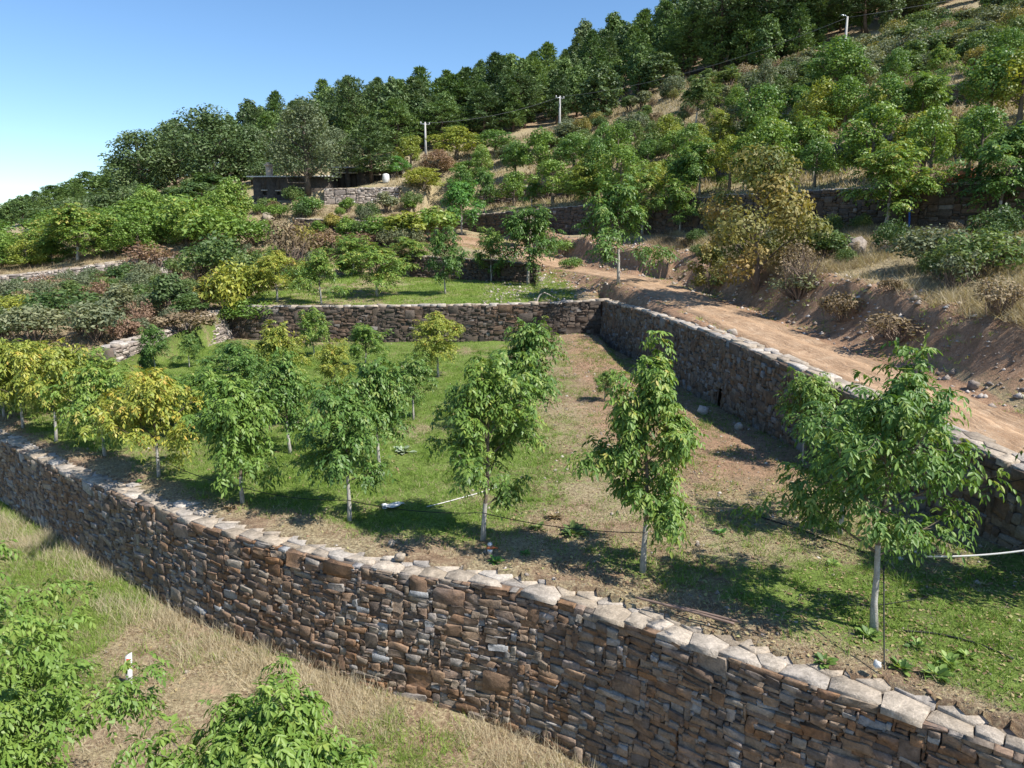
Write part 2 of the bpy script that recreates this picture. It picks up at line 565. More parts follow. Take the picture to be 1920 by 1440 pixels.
# wheel ruts of the track
ROAD = [(11.9, 8.0), (12.0, 12.5), (11.6, 16), (11.0, 21), (10.3, 26.5), (9.6, 32), (8.8, 38), (7.9, 43.5), (6.4, 49), (4.4, 54), (2.0, 59), (-0.8, 64), (-4.5, 68), (-9, 70.2), (-14, 69)]


def smooth_path(P, step):
    P = np.array(P, float)
    for _ in range(3):
        Q = [P[0]]
        for a, b in zip(P[:-1], P[1:]):
            Q += [a * 0.75 + b * 0.25, a * 0.25 + b * 0.75]
        Q.append(P[-1])
        P = np.array(Q)
    d = np.concatenate([[0], np.cumsum(np.linalg.norm(np.diff(P[:, :2], axis=0), axis=1))])
    n = max(2, int(d[-1] / step))
    s = np.linspace(0, d[-1], n)
    return np.stack([np.interp(s, d, P[:, k]) for k in range(P.shape[1])], 1), s


RP, RS_ = smooth_path(ROAD, 0.3)


def road_dist(x, y):
    x = np.asarray(x, float)
    y = np.asarray(y, float)
    best = np.full(x.shape, 1e9)
    for p in RP[::4]:
        best = np.minimum(best, (x - p[0]) ** 2 + (y - p[1]) ** 2)
    return np.sqrt(best)




def zgrid(x, y):
    i = np.clip(np.searchsorted(XS, x) - 1, 0, len(XS) - 2)
    j = np.clip(np.searchsorted(YS, y) - 1, 0, len(YS) - 2)
    return GZ[i, j]


rz_ = zgrid(RP[:, 0], RP[:, 1])
kern = np.ones(25) / 25
rz_ = np.convolve(np.pad(rz_, 12, mode='edge'), kern, mode='valid')
xC_g = np.interp(GY, [p[1] for p in LC][::-1], [p[0] for p in LC][::-1])
mk = (GX > -14) & (GX < 18) & (GY > 6) & (GY < 74) & ((GY > 43.5) | (GX > xC_g + .55)) & ((GX > 2.2) | (GY > 56))
gx1, gy1 = GX[mk], GY[mk]
bd_, bi_ = np.full(gx1.shape, 1e9), np.zeros(gx1.shape, int)
for k in range(0, len(RP), 2):
    dk = (gx1 - RP[k, 0]) ** 2 + (gy1 - RP[k, 1]) ** 2
    m_ = dk < bd_
    bd_[m_] = dk[m_]
    bi_[m_] = k
wgt = np.clip((2.3 - np.sqrt(bd_)) / .9, 0, 1)
wgt = wgt * wgt * (3 - 2 * wgt)
GZ[mk] = GZ[mk] * (1 - wgt) + (rz_[bi_] - .02) * wgt

msk = (GX > -18) & (GX < 18) & (GY > 6) & (GY < 76)
rd = np.full(GX.shape, 1e3)
rd[msk] = road_dist(GX[msk], GY[msk])


def zs(x, y):
    """ground height (bilinear)"""
    x = np.asarray(x, float)
    y = np.asarray(y, float)
    i = np.clip(np.searchsorted(XS, x) - 1, 0, len(XS) - 2)
    j = np.clip(np.searchsorted(YS, y) - 1, 0, len(YS) - 2)
    fx = np.clip((x - XS[i]) / (XS[i + 1] - XS[i]), 0, 1)
    fy = np.clip((y - YS[j]) / (YS[j + 1] - YS[j]), 0, 1)
    return (GZ[i, j] * (1 - fx) + GZ[i + 1, j] * fx) * (1 - fy) + (GZ[i, j + 1] * (1 - fx) + GZ[i + 1, j + 1] * fx) * fy


def gpx(px, py, ymin=4.0, ymax=300.0):
    """first ground point seen at photo position"""
    a, b, c = ray(px, py)
    y = ymin + (ymax - ymin) * (np.arange(6000) / 6000.0) ** 1.6
    t = y / b
    d = CAM_Z + c * t - zs(a * t, y)
    k = np.where(d < 0)[0]
    k = k[0] if len(k) else len(y) - 1
    return float(a * t[k]), float(y[k]), float(zs(a * t[k], y[k]))


def smooth01(v, a, b):
    t = np.clip((v - a) / (b - a), 0, 1)
    return t * t * (3 - 2 * t)


def fields(x, y):
    """how green, how bare and how dry the ground is at a place"""
    yA = np.interp(x, [p[0] for p in LA], [p[1] for p in LA])
    xC = np.interp(y, [p[1] for p in LC][::-1], [p[0] for p in LC][::-1])
    lower = y < yA
    orch = (~lower) & (y < 42.6) & (x < xC) & (x > -45) & ((y < 33) | (x > -17.8))
    r2 = (y > 42.4) & (y < 57) & (x > -17) & (x < 3.5)
    n = fbm(x, y, 3.2, 41, 4)
    n2 = fbm(x, y, 1.1, 77, 3)
    edge = smooth01(y - yA, 0.5, 2.2)
    leftness = smooth01(x, 2.6, -2.5)
    g = np.zeros_like(x) + 0.12
    n4 = fbm(x, y, 1.6, 141, 4)
    g = np.where(orch, (0.25 + 0.55 * leftness) * edge + (n - 0.5) * 0.9 + (n4 - 0.5) * 0.9, g)
    # olive grass in the near right corner
    g = np.where(orch, np.maximum(g, (0.78 - 0.04 * (y - 9)) * smooth01(x, 0.3, 2.5) * smooth01(y, 16, 11.5) * edge + (n - 0.5) * 0.6 + (n4 - 0.5) * 0.9), g)
    g = np.where(r2, 0.5 + (n - 0.5) * 0.8, g)
    g = np.where(lower, 0.17 + (n - 0.5) * 0.5, g)
    g = np.where(lower & (x < -9), 0.45 + (n - 0.5) * 0.6, g)
    far = (y > 60) | (x > 13)
    g = np.where(far, 0.2 + (n - 0.5) * 0.9, g)
    forest = smooth01(y, 104, 118)
    g = np.where(far, g * (1 - 0.5 * forest), g)
    dt = np.zeros_like(x) + 0.05
    bare = smooth01(x, 0.5, 4.0) * smooth01(y, 13, 19)
    dt = np.where(orch, bare * 0.62 + (n2 - 0.5) * 0.5, dt)
    dt = np.where(lower, 0.18 + (n2 - 0.5) * 0.6, dt)
    dt = np.where(r2, 0.1 + (n2 - 0.5) * 0.5, dt)
    rdd = np.full(x.shape, 99.0)
    mm = (x > -18) & (x < 19) & (y > 6) & (y < 76)
    rdd[mm] = road_dist(x[mm], y[mm])
    dt = np.maximum(dt, smooth01(rdd, 4.2, 1.6) * 0.95 * (~orch) * (~lower))
    dt = np.where((x > 13) & (y < 60), 0.12 + (n2 - 0.5) * 0.6, dt)
    bd = np.interp(y, [p[1] for p in LBANK][::-1], [p[0] for p in LBANK][::-1])
    dt = np.maximum(dt, 0.85 * np.exp(-((x - bd - 0.9) / 1.2) ** 2) * (y > 10) * (y < 74))
    dr = np.zeros_like(x) + 0.55 + (n2 - 0.5) * 0.8
    dr = np.where(far, 0.8 + (n2 - 0.5) * 0.6 - 0.4 * forest, dr)
    return np.clip(g, 0, 1), np.clip(dt, 0, 1), np.clip(dr, 0, 1)


FG, FD, FR = fields(GX.ravel(), GY.ravel())
GV = np.stack([GX.ravel(), GY.ravel(), GZ.ravel()], 1)
nx_, ny_ = GX.shape
ii, jj = np.meshgrid(np.arange(nx_ - 1), np.arange(ny_ - 1), indexing='ij')
q0 = (ii * ny_ + jj).ravel()
QF = np.stack([q0, q0 + ny_, q0 + ny_ + 1, q0 + 1], 1)
qc = GV[QF].mean(1)
yAq = np.interp(qc[:, 0], [p[0] for p in LA], [p[1] for p in LA])
xCq = np.interp(qc[:, 1], [p[1] for p in LC][::-1], [p[0] for p in LC][::-1])
is_low = qc[:, 1] < yAq
is_orch = (~is_low) & (qc[:, 1] < 42.6) & (qc[:, 0] < xCq + 0.2) & (qc[:, 0] > -60)
is_mid = (qc[:, 1] >= 42.6) & (qc[:, 1] < 55) & (qc[:, 0] > -17.2) & (qc[:, 0] < 4.8)
rest = ~(is_low | is_orch | is_mid)


def sub_terrain(name, mask, kindlabel):
    f = QF[mask]
    u, inv = np.unique(f.ravel(), return_inverse=True)
    me = mesh_from(name, GV[u], inv.reshape(-1, 4), True,
                   {"green": ('POINT', FG[u]), "dirt": ('POINT', FD[u]), "dry": ('POINT', FR[u])}, M_GROUND)
    return tag(link(name, me), kindlabel, None, None, "structure")


sub_terrain("lower_ground", is_low, "dry grassy ground at the foot of the long front stone wall")
sub_terrain("orchard_terrace", is_orch, "green and bare terrace ground under the walnut orchard above the front wall")
sub_terrain("upper_terrace", is_mid, "small grassy terrace above the back wall of the orchard")
sub_terrain("hillside", rest, "hillside rising behind the terraces to the forest ridge")

# the dirt track is a ribbon laid on the hillside
M_ROAD = None


def mat_road():
    t = NT("dirt_track")
    p = t.pos()
    u = t.attr("across")
    n1 = t.noise(1.7, 6, 0.7, p, 0.5)
    n2 = t.noise(12, 5, 0.7, p)
    n3 = t.noise(60, 4, 0.7, p)
    c = t.ramp(n1, [(0.25, (0.26, 0.16, 0.093)), (0.5, (0.39, 0.26, 0.16)), (0.75, (0.5, 0.36, 0.24))])
    wob = t.math('ADD', u, t.math('MULTIPLY', t.math('SUBTRACT', t.noise(0.8, 3, 0.5, p), 0.5), 0.25))
    cv = t.n("ShaderNodeCombineXYZ")
    t.l(t.math('MULTIPLY', wob, 42.0), cv.inputs[0])
    t.l(t.math('MULTIPLY', t.attr("along"), 0.7), cv.inputs[1])
    st = t.noise(1.0, 4, 0.65, cv.outputs[0])
    c = t.mix(0.75, c, t.ramp(st, [(0.32, 0.6), (0.68, 1.35)]), 'MULTIPLY')
    rut = t.ramp(wob, [(0.0, 0.35), (0.2, 0.75), (0.3, 1.12), (0.42, 0.95), (0.5, 0.8), (0.6, 0.97), (0.7, 1.12), (0.82, 0.8), (1.0, 0.35)])
    c = t.mix(0.55, c, rut, 'MULTIPLY')
    c = t.mix(0.5, c, t.ramp(n3, [(0.3, 0.6), (0.7, 1.4)]), 'MULTIPLY')
    pb = t.mapr(t.noise(26, 2, 0.5, p), 0.64, 0.69, 0, 0.75)
    c = t.mix(pb, c, (0.48, 0.4, 0.32))
    h = t.math('ADD', t.math('MULTIPLY', st, 0.8), t.math('ADD', t.math('MULTIPLY', n2, 0.5), t.math('MULTIPLY', n3, 0.25)))
    return t.done(t.principled(c, 0.95, t.bump(h, 0.9, 0.07), 0.15))


M_ROAD = mat_road()
tn = np.gradient(RP, axis=0)
tn /= np.linalg.norm(tn, axis=1, keepdims=True)
nn = np.stack([-tn[:, 1], tn[:, 0]], 1)
NU = 21
us = np.linspace(0, 1, NU)
half = 1.55 + 0.35 * (fbm(RS_, RS_ * 0, 3.0, 5, 3) - 0.5)
rv, ra, rl = [], [], []
for k, u_ in enumerate(us):
    w_ = (u_ * 2 - 1) * half
    X_, Y_ = RP[:, 0] + nn[:, 0] * w_, RP[:, 1] + nn[:, 1] * w_
    rut_ = -0.07 * (np.exp(-((u_ - 0.28) / 0.07) ** 2) + np.exp(-((u_ - 0.72) / 0.07) ** 2)) + 0.05 * math.exp(-((u_ - 0.5) / 0.1) ** 2)
    edge_ = -0.16 * max(0, abs(u_ - 0.5) * 2 - 0.86) / 0.14
    Z_ = np.where(abs(u_ - .5) < .36, rz_, zs(X_, Y_)) + 0.06 + rut_ * .8 + edge_ + 0.02 * (fbm(X_, Y_, 0.7, 4, 2) - 0.5)
    rv.append(np.stack([X_, Y_, Z_], 1))
    ra.append(np.full(len(X_), u_))
    rl.append(RS_)
rv = np.concatenate(rv)
nr = len(RP)
ki, kj = np.meshgrid(np.arange(NU - 1), np.arange(nr - 1), indexing='ij')
r0 = (ki * nr + kj).ravel()
RF = np.stack([r0, r0 + 1, r0 + nr + 1, r0 + nr], 1)
tag(link("dirt_road", mesh_from("dirt_road", rv, RF, True, {"across": ('POINT', np.concatenate(ra)), "along": ('POINT', np.concatenate(rl))}, M_ROAD)),
    "bare dirt track climbing past the orchard wall", None, None, "structure")

# ------------------------------------------------------------------ dry stone walls
def stone_template(rng, n_pts=8, rough=0.10):
    """unit stone: x, z in [-.5, .5], back at y=0, front at y=-1"""
    ang = []
    base = [(-.5, -.5), (0, -.5), (.5, -.5), (.5, 0), (.5, .5), (0, .5), (-.5, .5), (-.5, 0)]
    P = []
    for k, (a, b) in enumerate(base):
        if k % 2 == 0:
            cut = rng.uniform(0.0, 0.10)
            cut2 = rng.uniform(0.0, 0.17)
            a, b = a * (1 - cut), b * (1 - cut2)
        else:
            if a == 0:
                a = rng.uniform(-.22, .22)
                b *= 1 + rng.uniform(-0.08, 0.06)
            else:
                b = rng.uniform(-.22, .22)
                a *= 1 + rng.uniform(-0.06, 0.05)
        P.append((a, b))
    P = np.array(P)
    n = len(P)
    c = P.mean(0)
    back = np.column_stack([P[:, 0], np.zeros(n), P[:, 1]])
    tilt = rng.uniform(-.18, .18, 2)
    f1 = np.column_stack([P[:, 0] * 0.985, -0.80 + rng.uniform(-.10, .10, n), P[:, 1] * 0.985])
    Q = c + (P - c) * rng.uniform(0.92, 0.97, (n, 1))
    f2 = np.column_stack([Q[:, 0], -0.95 + rng.uniform(-.13, .09, n) + Q[:, 0] * tilt[0] + Q[:, 1] * tilt[1], Q[:, 1]])
    ctr = np.array([[c[0] + rng.uniform(-.12, .12), -1.0 + rng.uniform(-.12, .1), c[1] + rng.uniform(-.12, .12)]])
    V = np.concatenate([back, f1, f2, ctr])
    quads, tris = [], []
    for k in range(n):
        k2 = (k + 1) % n
        quads.append((k, k2, n + k2, n + k))
        quads.append((n + k, n + k2, 2 * n + k2, 2 * n + k))
        tris.append((2 * n + k, 2 * n + k2, 3 * n))
    return V, np.array(quads), np.array(tris)


_rng = np.random.default_rng(5)
STONES = [stone_template(_rng) for _ in range(36)]


def slab_template(rng):
    """unit slab lying flat: x along the wall, y depth, z thickness; top at z=1"""
    n = 9
    a = np.sort(np.arange(n) / n * 2 * math.pi + rng.uniform(-.18, .18, n))
    r = 0.5 / np.maximum(np.abs(np.cos(a)), np.abs(np.sin(a))) ** .8 * rng.uniform(0.8, 1.06, n)
    P = np.column_stack([np.cos(a) * r, np.sin(a) * r])
    bot = np.column_stack([P * 0.97, np.zeros(n)])
    mid = np.column_stack([P, 0.84 + rng.uniform(-.1, .06, n)])
    top = np.column_stack([P * rng.uniform(0.92, 0.97, (n, 1)), 0.99 + rng.uniform(-.09, .09, n)])
    V = np.concatenate([bot, mid, top, [[0, 0, 1.0 + rng.uniform(-.1, .1)]]])
    quads, tris = [], []
    for k in range(n):
        k2 = (k + 1) % n
        quads += [(k, k2, n + k2, n + k), (n + k, n + k2, 2 * n + k2, 2 * n + k)]
        tris.append((2 * n + k, 2 * n + k2, 3 * n))
    return V, np.array(quads), np.array(tris)


SLABS = [slab_template(_rng) for _ in range(20)]
_mesh_cache = {}


def tmpl_mesh(kind, idx, mat):
    key = (kind, idx, mat.name)
    if key not in _mesh_cache:
        V, q, t = (STONES if kind == "stone" else SLABS)[idx]
        _mesh_cache[key] = mesh_from(kind, V, [q, t], False, None, mat)
    return _mesh_cache[key]


def power_cells(C, Wt, R, rng, vmin=None):
    """polygon cells of a weighted Voronoi diagram; C (n,2) centres, Wt weights, R search radius per cell"""
    n = len(C)
    cs = float(np.percentile(R, 80))
    grid = {}
    key = np.floor(C / cs).astype(int)
    for i in range(n):
        grid.setdefault((key[i, 0], key[i, 1]), []).append(i)
    Cl = C.tolist()
    Wl = Wt.tolist()
    out = []
    for i in range(n):
        cx, cy = Cl[i]
        r = float(R[i])
        P = [(cx - r, cy - r), (cx + r, cy - r), (cx + r, cy + r), (cx - r, cy + r)]
        m = int(r * 2 / cs) + 1
        kx, ky = key[i]
        for ax in range(kx - m, kx + m + 1):
            for ay in range(ky - m, ky + m + 1):
                for j in grid.get((ax, ay), ()):
                    if j == i:
                        continue
                    dx, dy = Cl[j][0] - cx, Cl[j][1] - cy
                    dd = dx * dx + dy * dy
                    if dd > 9 * r * r or dd < 1e-12:
                        continue
                    # keep x with 2 d.(x-c) <= dd - wj + wi
                    lim = (dd - Wl[j] + Wl[i]) / 2
                    vals = [(p[0] - cx) * dx + (p[1] - cy) * dy - lim for p in P]
                    if max(vals) <= 0:
                        continue
                    Q = []
                    for a in range(len(P)):
                        b = (a + 1) % len(P)
                        va, vb = vals[a], vals[b]
                        if va <= 0:
                            Q.append(P[a])
                        if (va < 0 < vb) or (vb < 0 < va):
                            t = va / (va - vb)
                            Q.append((P[a][0] + (P[b][0] - P[a][0]) * t, P[a][1] + (P[b][1] - P[a][1]) * t))
                    P = Q
                    if len(P) < 3:
                        break
                if len(P) < 3:
                    break
            if len(P) < 3:
                break
        out.append(np.array(P) if len(P) >= 3 else None)
    return out


def cell_solid(P, gap, d, rng, bev=.006, face_tilt=.13, rough=.007):
    """stone from a polygon P (metres, around its own centre): x, z in the plane, front towards -y"""
    # drop very short edges
    keep = [k for k in range(len(P)) if np.linalg.norm(P[k] - P[k - 1]) > .018]
    P = P[keep]
    if len(P) < 3:
        return None
    if len(P) < 6:
        # add a bent mid point on the longest edges
        k = int(np.argmax([np.linalg.norm(P[i] - P[i - 1]) for i in range(len(P))]))
        P = np.insert(P, k, (P[k] + P[k - 1]) / 2 * (1 - .03 * rng.random()), 0)
    n = len(P)
    c = P.mean(0)
    rel = P - c
    ln = np.maximum(np.linalg.norm(rel, axis=1, keepdims=True), 1e-6)
    g = np.minimum(gap * rng.uniform(.5, 1.6, (n, 1)), ln * .3)
    A = c + rel * (1 - g / ln)
    b = np.minimum(bev * rng.uniform(.4, 1.6, (n, 1)), ln * .3)
    B = c + (A - c) * (1 - b / ln)
    t = rng.normal(0, face_tilt, 2)
    pl = lambda Q: -(d + (Q - c) @ t * .5)
    back = np.column_stack([A[:, 0], np.zeros(n) + .06, A[:, 1]])
    f1 = np.column_stack([A[:, 0], pl(A) + bev * .8 + rng.normal(0, rough, n), A[:, 1]])
    f2 = np.column_stack([B[:, 0], pl(B) + rng.normal(0, rough * .8, n), B[:, 1]])
    cc = c + rng.normal(0, .1, 2) * ln.min()
    ctr = np.array([[cc[0], -d - rng.uniform(-.5, 1) * rough * 1.6, cc[1]]])
    V = np.concatenate([back, f1, f2, ctr])
    q, tr = [], []
    for k in range(n):
        k2 = (k + 1) % n
        q += [(k, k2, n + k2, n + k), (n + k, n + k2, 2 * n + k2, 2 * n + k)]
        tr.append((2 * n + k, 2 * n + k2, 3 * n))
    return V, np.array(q), np.array(tr)


def emit_solids(pieces, part_name, mat, parent, max_parts, rest_name, min_px):
    """pieces: (visible area, rigid matrix, (V, quads, tris), tone)"""
    pieces.sort(key=lambda p: -p[0])
    lim = (min_px / F_PX) ** 2
    k = 0
    while k < min(max_parts, len(pieces)) and pieces[k][0] > lim:
        k += 1
    for area, M, (V, q, t), tone in pieces[:k]:
        o = bpy.data.objects.new(part_name, mesh_from(part_name, V, [q, t], False, None, mat))
        COL.objects.link(o)
        o.parent = parent
        o.matrix_local = M
    vs, qs, ts, aq, at_, n = [], [], [], [], [], 0
    for area, M, (V, q, t), tone in pieces[k:]:
        A = np.array(M)
        vs.append(V @ A[:3, :3].T + A[:3, 3])
        qs.append(q + n)
        ts.append(t + n)
        aq.append(np.full(len(q), tone))
        at_.append(np.full(len(t), tone))
        n += len(V)
    if vs:
        o = link(rest_name, mesh_from(rest_name, np.concatenate(vs), [np.concatenate(qs), np.concatenate(ts)], False,
                                      {"tone": ('FACE', np.concatenate(aq + at_))}, mat), parent)
        o["kind"] = "stuff"


def visible_area(c, w, h):
    u, v, d = project(c)
    if u < -30 or u > 1950 or v < -30 or v > 1470:
        return 0.0
    return float(w * h / d ** 2)


def emit(pieces, kind, part_name, mat, parent, max_parts, rest_name, min_px=0.0):
    """pieces: list of (area, 4x4 matrix, template index, tone): the largest become parts, the rest one joined part"""
    pieces.sort(key=lambda p: -p[0])
    lim = (min_px / F_PX) ** 2
    k = 0
    while k < min(max_parts, len(pieces)) and pieces[k][0] > lim:
        k += 1
    for area, M, ti, tone in pieces[:k]:
        o = bpy.data.objects.new(part_name, tmpl_mesh(kind, ti, mat))
        COL.objects.link(o)
        o.parent = parent
        o.matrix_local = M
    T = STONES if kind == "stone" else SLABS
    vs, qs, ts, aq, at_, n = [], [], [], [], [], 0
    for area, M, ti, tone in pieces[k:]:
        V, q, t = T[ti]
        A = np.array(M)
        vs.append(V @ A[:3, :3].T + A[:3, 3])
        qs.append(q + n)
        ts.append(t + n)
        aq.append(np.full(len(q), tone))
        at_.append(np.full(len(t), tone))
        n += len(V)
    if vs:
        me = mesh_from(rest_name, np.concatenate(vs), [np.concatenate(qs), np.concatenate(ts)], False,
                       {"tone": ('FACE', np.concatenate(aq + at_))}, mat)
        o = link(rest_name, me, parent)
        o["kind"] = "stuff"


def build_wall(name, L, label, smin=None, smax=None, cell=0.05, stone_w=(3, 9), stone_h=(2, 4), depth=(0.08, 0.19), batter=0.09,
               mat=None, cop_mat=None, coping_rows=1, coping_w=(0.3, 0.8), coping_d=0.5, coping_t=(0.05, 0.11), top_jit=0.05,
               max_parts=300, max_slabs=150, seed=1, thick=0.55, embed=0.2, holes=(), min_px=7.0, category="stone wall", group=None, tilt=0.09, core_mat=None, z_add=0.0, cells=False, squash=2.3, gap=.006, flag_depth=.95, flag_size=.42):
    rng = np.random.default_rng(seed)
    rr = random.Random(seed)
    P, S = smooth_path(L, 0.25)
    tx = np.gradient(P[:, :2], axis=0)
    tx /= np.linalg.norm(tx, axis=1, keepdims=True)
    if smin is not None:
        keep = (P[:, 0] >= smin) & (P[:, 0] <= smax)
        P, S, tx = P[keep], S[keep], tx[keep]
    s0 = S[0]
    S = S - s0
    Ltot = S[-1]
    zl, zh = P[:, 2], P[:, 3] + z_add
    Hs = zh - zl + embed
    Hmax = float(Hs.max())
    mid = len(P) // 2
    root = empty(name, (float(P[mid, 0]), float(P[mid, 1]), float(zl[mid])))
    tag(root, label, category, group)
    off = np.array(root.location)

    def frame(s):
        x = np.interp(s, S, P[:, 0])
        y = np.interp(s, S, P[:, 1])
        a = np.interp(s, S, tx[:, 0])
        b = np.interp(s, S, tx[:, 1])
        l = math.hypot(a, b)
        return x, y, a / l, b / l, float(np.interp(s, S, zh)), float(np.interp(s, S, Hs))

    # ---- pack the face with stones, measured down from the wall top
    nx, ny = int(Ltot / cell), int(Hmax / cell) + 1
    occ = np.zeros((nx, ny), bool)
    hs_cells = np.interp((np.arange(nx) + .5) * cell, S, Hs) / cell
    for h0, h1, hh in holes:
        a, b = int(h0 / cell), int(h1 / cell)
        for i in range(a, b):
            k = int(hs_cells[i] - (embed + hh) / cell)
            occ[i, max(0, k):] = True
    pieces = []
    raw = []
    order = [(i, j) for j in range(ny) for i in range(nx)]
    for i, j in order:
        if occ[i, j] or j > hs_cells[i]:
            continue
        big = rr.random()
        w = rr.randint(*stone_w)
        h = rr.randint(*stone_h)
        if big < 0.05:
            w, h = int(w * 1.4) + 3, int(h * 2.2) + 1
        elif big > 0.86:
            w, h = max(2, int(w * 0.6)), 1
        elif big > 0.68:
            w, h = max(1, int(w * 0.5)), max(1, int(h * 0.7))
        a = 0
        while a < w and i + a < nx and not occ[i + a, j]:
            a += 1
        w = a
        b = 1
        while b < h and j + b < ny and not occ[i:i + w, j + b].any():
            b += 1
        h = b
        # round remainders up so that no slivers stay
        occ[i:i + w, j:j + h] = True
        sc = (i + w / 2) * cell
        vc = (j + h / 2) * cell
        if cells:
            raw.append((sc + rr.uniform(-.25, .25) * cell, vc + rr.uniform(-.25, .25) * cell, w * cell, h * cell))
            continue
        x, y, ax, ay, ztop, hh_ = frame(sc)
        nxv, nyv = ay, -ax
        d = rr.uniform(*depth)
        out = batter * vc - 0.05
        cx, cy, cz = x + nxv * out, y + nyv * out, ztop - vc + rr.uniform(-.2, .2) * cell
        slope = (np.interp(sc + .3, S, zh) - np.interp(sc - .3, S, zh)) / 0.6
        wj, hj = w * cell * rr.uniform(0.93, 1.04), h * cell * rr.uniform(0.9, 1.02)
        R = Matrix(((ax, -nxv, 0), (ay, -nyv, 0), (0, 0, 1))).to_4x4()
        T = Matrix.Translation(Vector((cx, cy, cz)) - Vector(off))
        E = Matrix.Rotation(-math.atan(slope) + rr.uniform(-tilt, tilt), 4, 'Y') @ Matrix.Rotation(rr.uniform(-.07, .07), 4, 'Z') @ Matrix.Rotation(rr.uniform(-.08, .08), 4, 'X')
        Sx = Matrix.Diagonal((wj * (1 if rr.random() < .5 else -1), d, hj * (1 if rr.random() < .5 else -1), 1))
        if Sx[0][0] * Sx[2][2] < 0:
            Sx[0][0] = -Sx[0][0]
        Mx = T @ R @ E @ Sx
        pieces.append((visible_area((cx, cy, cz), wj, hj), Mx, rr.randrange(len(STONES)), rr.random()))
    def rigid(sc, vc, inward, slope, tl):
        x, y, ax, ay, ztop, hh_ = frame(min(max(sc, 0), Ltot))
        nxv, nyv = ay, -ax
        R = Matrix(((ax, -nxv, 0), (ay, -nyv, 0), (0, 0, 1))).to_4x4()
        c = (x - nxv * inward, y - nyv * inward, ztop - vc)
        E = Matrix.Rotation(-math.atan(slope), 4, 'Y') @ Matrix.Rotation(rr.uniform(-tl, tl), 4, 'Z') @ Matrix.Rotation(rr.uniform(-tl, tl), 4, 'X')
        return c, Matrix.Translation(Vector(c) - Vector(off)) @ R @ E

    if cells:
        A_ = np.array(raw)
        for k in range(len(A_)):
            hw, hh = A_[k, 2] / 2, A_[k, 3] / 2
            jx, jy = min(.22 * hw, .05), min(.3 * hh, .028)
            cor = np.array([(-hw, -hh), (hw, -hh), (hw, hh), (-hw, hh)]) * rng.uniform(1.0, 1.1)
            cor = cor + np.column_stack([rng.uniform(-jx, jx, 4), rng.uniform(-jy, jy, 4)])
            P_ = []
            for q in range(4):
                a_, b_, c_ = cor[q - 1], cor[q], cor[(q + 1) % 4]
                if rng.random() < .4:
                    u1, u2 = rng.uniform(.12, .3, 2)
                    P_ += [b_ + (a_ - b_) * u1 * .5, b_ + (c_ - b_) * u2 * .5]
                else:
                    P_.append(b_)
                if rng.random() < .5 and np.linalg.norm(c_ - b_) > .12:
                    m_ = (b_ + c_) / 2 + (c_ - b_) * rng.uniform(-.2, .2)
                    d_ = np.array([-(c_ - b_)[1], (c_ - b_)[0]])
                    P_.append(m_ - d_ / max(np.linalg.norm(d_), 1e-6) * rng.uniform(-.012, .012))
            P_ = np.array(P_)
            ro = rng.normal(-.02, tilt * .8)
            P_ = P_ @ np.array([[math.cos(ro), math.sin(ro)], [-math.sin(ro), math.cos(ro)]])
            top_ = A_[k, 1] - .01
            P_[:, 1] = np.minimum(P_[:, 1], top_)
            s_, v_ = A_[k, 0], A_[k, 1]
            sol = cell_solid(P_, gap * .6, rr.uniform(*depth), rng)
            if sol is None:
                continue
            slope = (np.interp(s_ + .3, S, zh) - np.interp(s_ - .3, S, zh)) / 0.6
            bulge = .07 * (float(fbm(np.array([s_]), np.array([v_ * 1.3]), 2.2, seed, 2)[0]) - .5)
            c_, M_ = rigid(s_, v_, -(batter * v_ - .05 + bulge), slope, .06)
            ext = P_.max(0) - P_.min(0)
            pieces.append((visible_area(c_, ext[0], ext[1]), M_, sol, rr.random()))
        emit_solids(pieces, "stone", mat or M_STONE, root, max_parts, "small_stones", min_px)
        # flat flagstones on top
        fl = []
        s = 0
        rows_f = max(1, int(round(flag_depth / flag_size)))
        for r_ in range(rows_f):
            s = rr.uniform(0, .2)
            while s < Ltot:
                w_ = flag_size * rr.uniform(.6, 2.0)
                fl.append((s + w_ / 2, (r_ + rr.uniform(.3, .7)) * flag_size - .06, w_))
                s += w_
        F_ = np.array(fl)
        PC = power_cells(F_[:, :2], (F_[:, 2] * .45) ** 2 * .5, np.full(len(F_), flag_size * 1.15), rng)
        slabs = []
        for k, P_ in enumerate(PC):
            if P_ is None:
                continue
            lip = .01 + .07 * rng.normal()
            P_ = P_.copy()
            P_[:, 1] = np.maximum(P_[:, 1], lip)
            P_[:, 1] = np.minimum(P_[:, 1], flag_depth + rng.uniform(-.15, .1))
            P_ = P_ - F_[k, :2]
            sol = cell_solid(P_[::-1] * np.array([1, 1]), gap * 1.1, rr.uniform(*coping_t), rng, .012, .05, .006)
            if sol is None:
                continue
            s_ = F_[k, 0]
            slope = (np.interp(s_ + .3, S, zh) - np.interp(s_ - .3, S, zh)) / 0.6
            c_, M_ = rigid(s_, 0.0, float(F_[k, 1]), slope, .035)
            V_, q_, t_ = sol
            V2 = np.column_stack([V_[:, 0], V_[:, 2], -V_[:, 1]])      # lay it flat, face up
            zg = float(zs(c_[0], c_[1]))
            M_ = Matrix.Translation((0, 0, rr.uniform(-1, 1) * top_jit * .4)) @ M_
            slabs.append((visible_area(c_, np.ptp(P_[:, 0]), np.ptp(P_[:, 1]) * .5), M_, (V2, q_[:, ::-1], t_[:, ::-1]), rr.random()))
        emit_solids(slabs, "coping_slab", cop_mat or M_COPING, root, max_slabs, "small_coping_slabs", min_px)
        coping_rows = 0
    else:
        emit(pieces, "stone", "stone", mat or M_STONE, root, max_parts, "small_stones", min_px)

    # ---- coping slabs
    slabs = []
